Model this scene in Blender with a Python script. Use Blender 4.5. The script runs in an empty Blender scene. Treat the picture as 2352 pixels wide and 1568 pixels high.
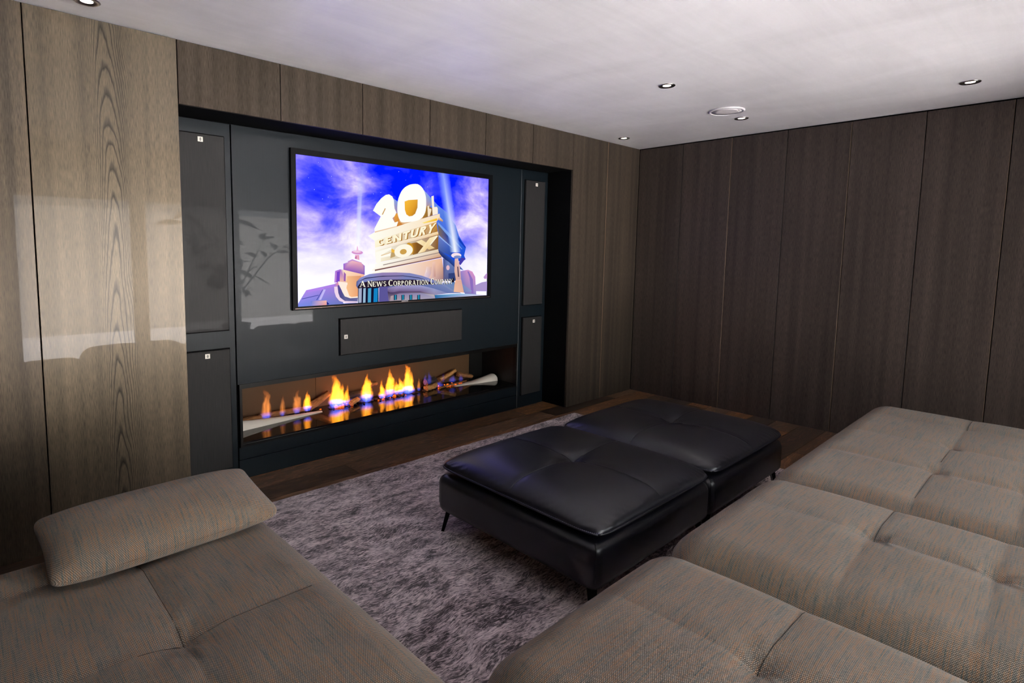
import bpy, bmesh, math, random
from mathutils import Vector, Matrix
import numpy as np

sc = bpy.context.scene
col = sc.collection
R = math.radians

# ------------------------------------------------------------------ camera
cam_d = bpy.data.cameras.new('camera')
cam = bpy.data.objects.new('camera', cam_d); col.objects.link(cam)
sc.camera = cam
F_PX, YAW, PIT, ROL = 1303.3959, 0.7324, 0.0974, 0.0125
cam_d.sensor_width = 36.0; cam_d.sensor_fit = 'HORIZONTAL'
cam_d.lens = F_PX * 36.0 / 2352.0
cam_d.shift_x = (1176 - 1058.8187) / 2352.0
cam_d.shift_y = (701.2416 - 784) / 2352.0
cam_d.clip_start = 0.05
fw = Vector((math.sin(YAW) * math.cos(PIT), math.cos(YAW) * math.cos(PIT), -math.sin(PIT)))
r0 = Vector((math.cos(YAW), -math.sin(YAW), 0)); u0 = r0.cross(fw)
rt = math.cos(ROL) * r0 + math.sin(ROL) * u0
up = -math.sin(ROL) * r0 + math.cos(ROL) * u0
M = Matrix((rt, up, -fw)).transposed().to_4x4(); M.translation = (-5.3059, -3.1935, 1.4514)
cam.matrix_world = M

# ------------------------------------------------------------------ light: overcast daylight through the glazed door
LS = 1 / 8          # every light is given in display units and scaled by LS; the exposure undoes it
SKY = 7.5 * LS
w = bpy.data.worlds.new('overcast_sky'); sc.world = w; w.use_nodes = True
bg = w.node_tree.nodes['Background']
bg.inputs[0].default_value = (0.93, 0.97, 1.0, 1); bg.inputs[1].default_value = SKY
pl = bpy.data.lights.new('door_daylight_portal', 'AREA'); pl.shape = 'RECTANGLE'; pl.size = 4.0; pl.size_y = 2.1
pl.cycles.is_portal = True
po = bpy.data.objects.new('door_daylight_portal', pl); col.objects.link(po)
po.location = (-2.85, -4.72, 1.05); po.rotation_euler = (R(90), 0, 0)
sl_ = bpy.data.lights.new('sun', 'SUN'); sl_.energy = 240.0 * LS; sl_.angle = R(1.0); sl_.color = (1.0, .97, .95)
so_ = bpy.data.objects.new('sun', sl_); col.objects.link(so_)
so_.rotation_mode = 'QUATERNION'; so_.rotation_quaternion = Vector((0, 0, -1)).rotation_difference(Vector((-.70, -.24, -.67)).normalized())
sc.view_settings.view_transform = 'Standard'; sc.view_settings.look = 'None'
sc.view_settings.gamma = 1.0; sc.view_settings.use_curve_mapping = False
sc.view_settings.exposure = 3.0
TV_GAIN = 2.8 * LS; ART_GAIN = 1.0 * LS

# ------------------------------------------------------------------ helpers
def lin(c, g=1.0):
    return tuple(((v / 255 / 12.92) if v / 255 <= .04045 else ((v / 255 + .055) / 1.055) ** 2.4) * g for v in c[:3]) + (1.0,)

class Mat:
    def __init__(s, name):
        s.m = bpy.data.materials.new(name); s.m.use_nodes = True
        s.t = s.m.node_tree; s.t.nodes.clear()
        s.out = s.t.nodes.new('ShaderNodeOutputMaterial')
    def n(s, typ, ins=None, o=0, **at):
        nd = s.t.nodes.new('ShaderNode' + typ)
        for k, v in at.items(): setattr(nd, k, v)
        for k, v in (ins or {}).items():
            if isinstance(v, bpy.types.NodeSocket): s.t.links.new(v, nd.inputs[k])
            elif v is not None: nd.inputs[k].default_value = v
        return nd if o is None else nd.outputs[o]
    def math(s, op, a, b=None, c=None, clamp=False):
        return s.n('Math', {0: a, 1: b, 2: c}, operation=op, use_clamp=clamp)
    def ramp(s, fac, stops, interp='LINEAR'):
        nd = s.n('ValToRGB', {0: fac}, o=None); cr = nd.color_ramp; cr.interpolation = interp
        while len(cr.elements) > 1: cr.elements.remove(cr.elements[-1])
        for i, (p, c) in enumerate(stops):
            e = cr.elements[0] if i == 0 else cr.elements.new(p)
            e.position = p
            e.color = c if isinstance(c, tuple) and len(c) == 4 else ((c, c, c, 1) if not isinstance(c, tuple) else c + (1,))
        return nd.outputs[0]
    def mix(s, fac, a, b, mode='MIX'):
        nd = s.n('Mix', None, o=None, data_type='RGBA', blend_type=mode)
        for k, v in ((0, fac), (6, a), (7, b)):
            if isinstance(v, bpy.types.NodeSocket): s.t.links.new(v, nd.inputs[k])
            else: nd.inputs[k].default_value = v
        return nd.outputs[2]
    def xyz(s, v):
        nd = s.n('SeparateXYZ', {0: v}, o=None); return nd.outputs[0], nd.outputs[1], nd.outputs[2]
    def vec(s, x, y, z): return s.n('CombineXYZ', {0: x, 1: y, 2: z})
    def noise(s, v, scale, detail=2, rough=.5, dist=0.0, o=0):
        return s.n('TexNoise', {'Vector': v, 'Scale': scale, 'Detail': detail, 'Roughness': rough, 'Distortion': dist}, o=o)
    def bump(s, h, strength, dist=.01):
        return s.n('Bump', {'Height': h, 'Strength': strength, 'Distance': dist})
    def bsdf(s, **kw):
        ins = {k.replace('_', ' '): v for k, v in kw.items()}
        b = s.n('BsdfPrincipled', None, o=None)
        names = {i.name.lower(): i for i in b.inputs}
        for k, v in ins.items():
            i = names[k.lower()]
            if isinstance(v, bpy.types.NodeSocket): s.t.links.new(v, i)
            else: i.default_value = v
        s.t.links.new(b.outputs[0], s.out.inputs[0]); return s.m
    def surf(s, sock): s.t.links.new(sock, s.out.inputs[0]); return s.m
    def vol(s, sock): s.t.links.new(sock, s.out.inputs[1]); return s.m

def obj(name, verts, faces, mat, parent=None, smooth=False, uvs=None, loc=None):
    me = bpy.data.meshes.new(name); me.from_pydata(verts, [], faces); 
    mats = mat if isinstance(mat, list) else [mat]
    for m in mats: me.materials.append(m)
    if uvs is not None:
        ul = me.uv_layers.new(name='UVMap')
        li = np.empty(len(me.loops), dtype=np.int32); me.loops.foreach_get('vertex_index', li)
        ul.data.foreach_set('uv', np.asarray(uvs, dtype=np.float32)[li].ravel())
    if smooth: me.polygons.foreach_set('use_smooth', [True] * len(me.polygons))
    me.update()
    return link(name, me, parent, loc)
def link(name, me, parent=None, loc=None):
    o = bpy.data.objects.new(name, me); col.objects.link(o)
    if loc is not None: o.location = loc
    if parent is not None: o.parent = parent
    return o
def empty(name, loc=(0, 0, 0), rz=0):
    o = bpy.data.objects.new(name, None); col.objects.link(o); o.location = loc; o.rotation_euler.z = rz
    o.empty_display_size = .05
    return o
def tag(o, label, cat, group=None):
    o['label'] = label; o['category'] = cat
    if group: o['group'] = group
    return o
def struct(o, label=None):
    o['kind'] = 'structure'
    if label: o['label'] = label
    return o
def box_me(name, sx, sy, sz, bev=0.0, mats=None, seg=1):
    """box centred on origin"""
    bm = bmesh.new(); bmesh.ops.create_cube(bm, size=1.0)
    for v in bm.verts: v.co = Vector((v.co.x * sx, v.co.y * sy, v.co.z * sz))
    if bev > 0: bmesh.ops.bevel(bm, geom=bm.edges[:], offset=bev, segments=seg, affect='EDGES', profile=.5)
    me = bpy.data.meshes.new(name); bm.to_mesh(me); bm.free()
    for m in (mats or []): me.materials.append(m)
    return me
def box(name, x0, x1, y0, y1, z0, z1, mat, parent=None, bev=0.0, seg=1, smooth=False, origin=None):
    """box given by world extents; parent is assumed to be at 'origin' (its world location)"""
    me = box_me(name, x1 - x0, y1 - y0, z1 - z0, bev, [mat], seg)
    if smooth: me.polygons.foreach_set('use_smooth', [True] * len(me.polygons))
    c = Vector(((x0 + x1) / 2, (y0 + y1) / 2, (z0 + z1) / 2))
    if origin is not None: c = c - Vector(origin)
    return link(name, me, parent, c)
def disc_lathe(prof, n=40, close=True):
    """prof: list of (r,z); returns verts, faces around z"""
    vs, fs = [], []
    for r, z in prof:
        for k in range(n):
            a = 2 * math.pi * k / n; vs.append((r * math.cos(a), r * math.sin(a), z))
    for i in range(len(prof) - 1):
        for k in range(n):
            a, b = i * n + k, i * n + (k + 1) % n
            fs.append((a, b, b + n, a + n))
    if close:
        fs.append(tuple(range(n))[::-1]); fs.append(tuple((len(prof) - 1) * n + k for k in range(n)))
    return vs, fs
def tube(pts, r, n=6):
    vs, fs = [], []
    P = [Vector(p) for p in pts]
    for i, p in enumerate(P):
        d = (P[min(i + 1, len(P) - 1)] - P[max(i - 1, 0)]).normalized()
        a = d.cross(Vector((0, 0, 1)) if abs(d.z) < .9 else Vector((1, 0, 0))).normalized(); b = d.cross(a)
        rr = r[i] if isinstance(r, (list, tuple)) else r
        for k in range(n):
            t = 2 * math.pi * k / n; vs.append(tuple(p + a * (rr * math.cos(t)) + b * (rr * math.sin(t))))
    for i in range(len(P) - 1):
        for k in range(n):
            fs.append((i * n + k, i * n + (k + 1) % n, (i + 1) * n + (k + 1) % n, (i + 1) * n + k))
    fs.append(tuple(range(n))[::-1]); fs.append(tuple((len(P) - 1) * n + k for k in range(n)))
    return vs, fs

# ------------------------------------------------------------------ materials
def wood_panel(name, cathedral=False, tone=(74, 64, 55), dark=(49, 43, 37), coat=.2, base_rough=.32, spec=.5):
    m = Mat(name)
    tc = m.n('TexCoord', o=None).outputs['Object']
    rnd = m.n('ObjectInfo', o=None).outputs['Random']
    x, y, z = m.xyz(tc)
    off = m.math('MULTIPLY', rnd, 37.0)
    # fine pores: short vertical dashes
    pv = m.vec(m.math('ADD', m.math('MULTIPLY', m.math('ADD', x, y), 420.0), off), 0.0, m.math('MULTIPLY', z, 22.0))
    pores = m.noise(pv, 1.0, 2, .6)
    # broader vertical bands
    bv = m.vec(m.math('ADD', m.math('MULTIPLY', m.math('ADD', x, y), 16.0), off), off, m.math('MULTIPLY', z, .35))
    bands = m.noise(bv, 1.0, 3, .55)
    base = m.ramp(bands, [(.28, lin(dark)), (.72, lin(tone))])
    pm = m.ramp(pores, [(.34, .55), (.62, 1.08)])
    c = m.mix(1.0, base, pm, 'MULTIPLY')
    if cathedral:
        # ring figure: contours of a parabola running up the board
        wob = m.noise(m.vec(m.math('MULTIPLY', x, 5.0), 3.7, m.math('MULTIPLY', z, 1.1)), 1.0, 2, .5)
        wob2 = m.noise(m.vec(m.math('MULTIPLY', x, 40.0), 1.3, m.math('MULTIPLY', z, 9.0)), 1.0, 2, .5)
        x1 = m.math('ADD', x, m.math('MULTIPLY', m.math('SUBTRACT', wob, .5), .08))
        f = m.math('MULTIPLY', m.math('MULTIPLY', x1, x1), 1250.0)
        f = m.math('ADD', f, m.math('MULTIPLY', z, 6.0))
        f = m.math('ADD', f, m.math('MULTIPLY', wob, 5.0))
        f = m.math('ADD', f, m.math('MULTIPLY', wob2, .55))
        saw = m.math('FRACT', f)
        line = m.ramp(saw, [(0, .2), (.12, .5), (.30, 1.0), (.88, 1.0), (1, .2)])
        ax = m.math('ABSOLUTE', x1)
        mask = m.ramp(ax, [(0, 1.0), (.10, .95), (.14, .12), (.22, .06), (.265, .55), (.30, .1)])
        line = m.mix(mask, (1, 1, 1, 1), line)
        c = m.mix(1.0, c, line, 'MULTIPLY')
        h = m.math('ADD', m.math('MULTIPLY', pores, .5), m.n('RGBToBW', {0: line}))
    else:
        h = pores
    rough = m.math('ADD', m.math('MULTIPLY', pores, .12), base_rough)
    nb = m.bump(h, .06, .002)
    tint = m.mix(.8, (1, 1, 1, 1), m.mix(1.0, c, (13, 13, 13, 1), 'MULTIPLY'))
    return m.bsdf(Base_Color=c, Roughness=rough, Normal=nb, Specular_IOR_Level=spec, Specular_Tint=tint, Coat_Weight=coat, Coat_Roughness=.015, Coat_IOR=1.45)

def simple(name, rgb, rough=.5, metal=0.0, spec=.5, coat=0.0, coat_rough=.05, bump=None):
    m = Mat(name)
    kw = dict(Base_Color=lin(rgb), Roughness=rough, Metallic=metal, Specular_IOR_Level=spec, Coat_Weight=coat, Coat_Roughness=coat_rough)
    if bump:
        tc = m.n('TexCoord', o=None).outputs['Object']
        kw['Normal'] = m.bump(m.noise(tc, bump[0], 3), bump[1], .004)
    return m.bsdf(**kw)
def emit(name, rgb, strength):
    m = Mat(name); return m.surf(m.n('Emission', {0: lin(rgb), 1: strength * LS}))

MT = {}
MT['wood'] = wood_panel('smoked_oak_veneer', coat=.08, base_rough=.5, spec=.3)
MT['wood_fig'] = wood_panel('smoked_oak_veneer_figured', True, tone=(80, 70, 56), dark=(60, 52, 41), spec=.9)  # grain figure is real; tone and shine raised where window light falls
MT['wood_lit'] = wood_panel('smoked_oak_veneer_lit', False, tone=(76, 66, 54), dark=(52, 45, 37), spec=.9)  # lit copy of the plain veneer: lighter and shinier for the window light
MT['wood_dark'] = wood_panel('dark_oak_veneer', False, tone=(70, 61, 56), dark=(52, 45, 41), coat=0.0, base_rough=.42, spec=.9)
MT['edge_tan'] = simple('panel_edge_tan', (120, 96, 72), .5)
MT['edge_dark'] = simple('panel_edge_dark', (18, 14, 12), .6)
MT['void'] = simple('shadow_gap_black', (4, 4, 5), .85, 0, .1)
MT['black'] = simple('satin_black', (10, 10, 12), .35)
MT['black_metal'] = simple('black_steel', (14, 13, 13), .32, .6)

def lacquer():
    m = Mat('anthracite_lacquer')
    tc = m.n('TexCoord', o=None).outputs['Object']
    x, y, z = m.xyz(tc)
    n = m.noise(m.vec(m.math('MULTIPLY', x, 180.0), 0.0, m.math('MULTIPLY', z, 4.0)), 1.0, 2)
    c = m.ramp(n, [(.3, lin((12, 20, 26))), (.7, lin((15, 24, 30)))])
    return m.bsdf(Base_Color=c, Roughness=.42, Specular_IOR_Level=.22, Coat_Weight=.13, Coat_Roughness=.02)
MT['lacquer'] = lacquer()

def grille():
    m = Mat('speaker_cloth')
    tc = m.n('TexCoord', o=None).outputs['Object']
    x, y, z = m.xyz(tc)
    a = m.math('SINE', m.math('MULTIPLY', x, 2100.0)); b = m.math('SINE', m.math('MULTIPLY', z, 2100.0))
    h = m.math('MULTIPLY', a, b)
    n = m.noise(m.vec(m.math('MULTIPLY', x, 260.0), 0.0, m.math('MULTIPLY', z, 9.0)), 1.0, 2)
    c = m.ramp(n, [(.3, lin((34, 33, 33))), (.7, lin((44, 42, 42)))])
    return m.bsdf(Base_Color=c, Roughness=.55, Specular_IOR_Level=.25, Normal=m.bump(h, .25, .001), Coat_Weight=.03, Coat_Roughness=.03)
MT['grille'] = grille()

def plaster():
    m = Mat('trowelled_plaster')
    tc = m.n('TexCoord', o=None).outputs['Object']
    x, y, z = m.xyz(tc)
    n1 = m.noise(m.vec(m.math('MULTIPLY', x, 2.2), m.math('MULTIPLY', y, 1.1), 0.0), 1.0, 4, .6, .6)
    n2 = m.noise(m.vec(m.math('MULTIPLY', x, 1.2), m.math('MULTIPLY', y, 9.0), 3.0), 1.0, 4, .65, 1.2)
    f = m.math('ADD', m.math('MULTIPLY', n1, .6), m.math('MULTIPLY', n2, .4))
    c = m.ramp(f, [(.3, lin((216, 213, 216))), (.7, lin((240, 237, 240)))])
    rough = m.ramp(n2, [(.3, .30), (.7, .48)])
    return m.bsdf(Base_Color=c, Roughness=rough, Specular_IOR_Level=.45, Normal=m.bump(f, .10, .02))
MT['plaster'] = plaster()

def floorwood():
    m = Mat('walnut_plank')
    geo = m.n('NewGeometry', o=None).outputs['Position']
    rnd = m.n('ObjectInfo', o=None).outputs['Random']
    x, y, z = m.xyz(geo)
    off = m.math('MULTIPLY', rnd, 91.0)
    wob = m.noise(m.vec(m.math('ADD', m.math('MULTIPLY', x, 1.6), off), m.math('MULTIPLY', y, 6.0), off), 1.0, 3, .6)
    g = m.noise(m.vec(m.math('ADD', m.math('MULTIPLY', x, 5.0), off), m.math('ADD', m.math('MULTIPLY', y, 95.0), m.math('MULTIPLY', wob, 26.0)), 0.0), 1.0, 4, .65)
    tone = m.ramp(rnd, [(0, lin((44, 32, 26))), (.28, lin((112, 84, 62))), (.45, lin((60, 44, 35))), (.68, lin((140, 94, 56))), (.85, lin((74, 55, 44))), (1, lin((38, 28, 23)))])
    gm = m.ramp(g, [(.30, .28), (.5, .9), (.70, 2.6)])
    c = m.mix(1.0, tone, gm, 'MULTIPLY')
    return m.bsdf(Base_Color=c, Roughness=m.math('ADD', m.math('MULTIPLY', g, .2), .28), Normal=m.bump(g, .22, .004), Specular_IOR_Level=.5)
MT['floor'] = floorwood()

def weave():
    """basket-woven upholstery: u across the warp, v along it (metres)"""
    m = Mat('woven_tweed')
    uv = m.n('UVMap', o=None, uv_map='UVMap').outputs[0]
    u, v, _ = m.xyz(uv)
    p, q = .0050, .0042
    row = m.math('FLOOR', m.math('DIVIDE', v, q))
    shift = m.math('MULTIPLY', m.math('MODULO', row, 2.0), .5)
    uu = m.math('ADD', m.math('DIVIDE', u, p), shift)
    cell = m.math('FLOOR', uu)
    fu = m.math('SUBTRACT', m.math('FRACT', uu), .5); fv = m.math('SUBTRACT', m.math('FRACT', m.math('DIVIDE', v, q)), .5)
    du = m.math('MULTIPLY', fu, fu); dv = m.math('MULTIPLY', fv, fv)
    r2 = m.math('ADD', m.math('MULTIPLY', du, 3.2), m.math('MULTIPLY', dv, 4.2))
    dot = m.math('SUBTRACT', 1.0, r2, clamp=True)
    knot = m.ramp(dot, [(.30, 0.0), (.72, 1.0)])
    # thread colour: constant across a warp end, drifting slowly along it
    cu = m.math('FLOOR', m.math('DIVIDE', u, p * .5))
    wn = m.n('TexWhiteNoise', {'Vector': m.vec(cu, 3.0, 7.0)}, o=0)
    streak = m.noise(m.vec(m.math('MULTIPLY', wn, 300.0), m.math('MULTIPLY', v, 7.0), 0.0), 1.0, 2, .5)
    broad = m.noise(m.vec(m.math('MULTIPLY', u, 60.0), m.math('MULTIPLY', v, 2.6), 5.0), 1.0, 3, .6)
    hue = m.math('ADD', m.math('ADD', m.math('MULTIPLY', streak, .72), m.math('MULTIPLY', broad, .16)), .095)
    speck = m.n('TexWhiteNoise', {'Vector': m.vec(cell, row, 0.0)}, o=0)
    hue = m.math('ADD', hue, m.math('MULTIPLY', m.math('SUBTRACT', speck, .5), .10))
    top = m.ramp(hue, [(.34, lin((112, 124, 122))), (.42, lin((150, 144, 135))), (.55, lin((170, 158, 144))), (.61, lin((190, 154, 124))), (.68, lin((186, 152, 124))), (.76, lin((196, 184, 166)))])
    under = m.ramp(hue, [(.34, lin((56, 74, 73))), (.46, lin((72, 72, 68))), (.60, lin((100, 78, 62))), (.80, lin((68, 66, 61)))])
    c = m.mix(1.0, m.mix(knot, under, top), (.9, .9, .9, 1), 'MULTIPLY')
    h = m.math('ADD', dot, m.math('MULTIPLY', speck, .2))
    return m.bsdf(Base_Color=c, Roughness=.85, Specular_IOR_Level=.2, Sheen_Weight=.15, Sheen_Roughness=.4, Normal=m.bump(h, .5, .0022))
MT['weave'] = weave()
MT['thread'] = simple('dark_seam_thread', (40, 40, 38), .9)

def rugmat():
    m = Mat('viscose_pile')
    geo = m.n('NewGeometry', o=None).outputs['Position']
    x, y, z = m.xyz(geo)
    wob = m.noise(m.vec(m.math('MULTIPLY', x, 3.0), m.math('MULTIPLY', y, 3.0), 0.0), 1.0, 3)
    s1 = m.noise(m.vec(m.math('MULTIPLY', x, 34.0), m.math('ADD', m.math('MULTIPLY', y, 150.0), m.math('MULTIPLY', wob, 22.0)), 0.0), 1.0, 4, .62, .8)
    s2 = m.noise(m.vec(m.math('MULTIPLY', x, 5.0), m.math('MULTIPLY', y, 13.0), 2.0), 1.0, 4, .6, .6)
    fine = m.noise(m.vec(m.math('MULTIPLY', x, 260.0), m.math('MULTIPLY', y, 420.0), 0.0), 1.0, 3, .7)
    f = m.math('ADD', m.math('ADD', m.math('MULTIPLY', s1, .56), m.math('MULTIPLY', s2, .36)), m.math('MULTIPLY', fine, .18))
    c = m.ramp(f, [(.43, lin((32, 26, 30))), (.50, lin((92, 79, 84))), (.56, lin((190, 172, 175))), (.64, lin((246, 231, 230)))])
    h = m.math('ADD', m.math('MULTIPLY', s1, .6), fine)
    return m.bsdf(Base_Color=c, Roughness=.75, Specular_IOR_Level=.3, Sheen_Weight=.35, Sheen_Roughness=.35, Normal=m.bump(h, .6, .008))
MT['rug'] = rugmat()

def leather():
    m = Mat('navy_black_leather')
    tc = m.n('TexCoord', o=None).outputs['Object']
    n = m.noise(tc, 260.0, 3, .6); n2 = m.noise(tc, 9.0, 3, .5)
    h = m.math('ADD', m.math('MULTIPLY', n, .35), m.math('MULTIPLY', n2, .5))
    c = m.ramp(n2, [(.3, lin((15, 14, 22))), (.7, lin((20, 19, 28)))])
    return m.bsdf(Base_Color=c, Roughness=.34, Specular_IOR_Level=.65, Normal=m.bump(h, .10, .003))
MT['leather'] = leather()
MT['stitch'] = simple('violet_grey_thread', (112, 108, 138), .7)
MT['glass_black'] = simple('black_ceramic_glass', (6, 5, 5), .04, 0, .6)
MT['white_metal'] = simple('white_paint', (226, 222, 224), .45)

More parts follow.
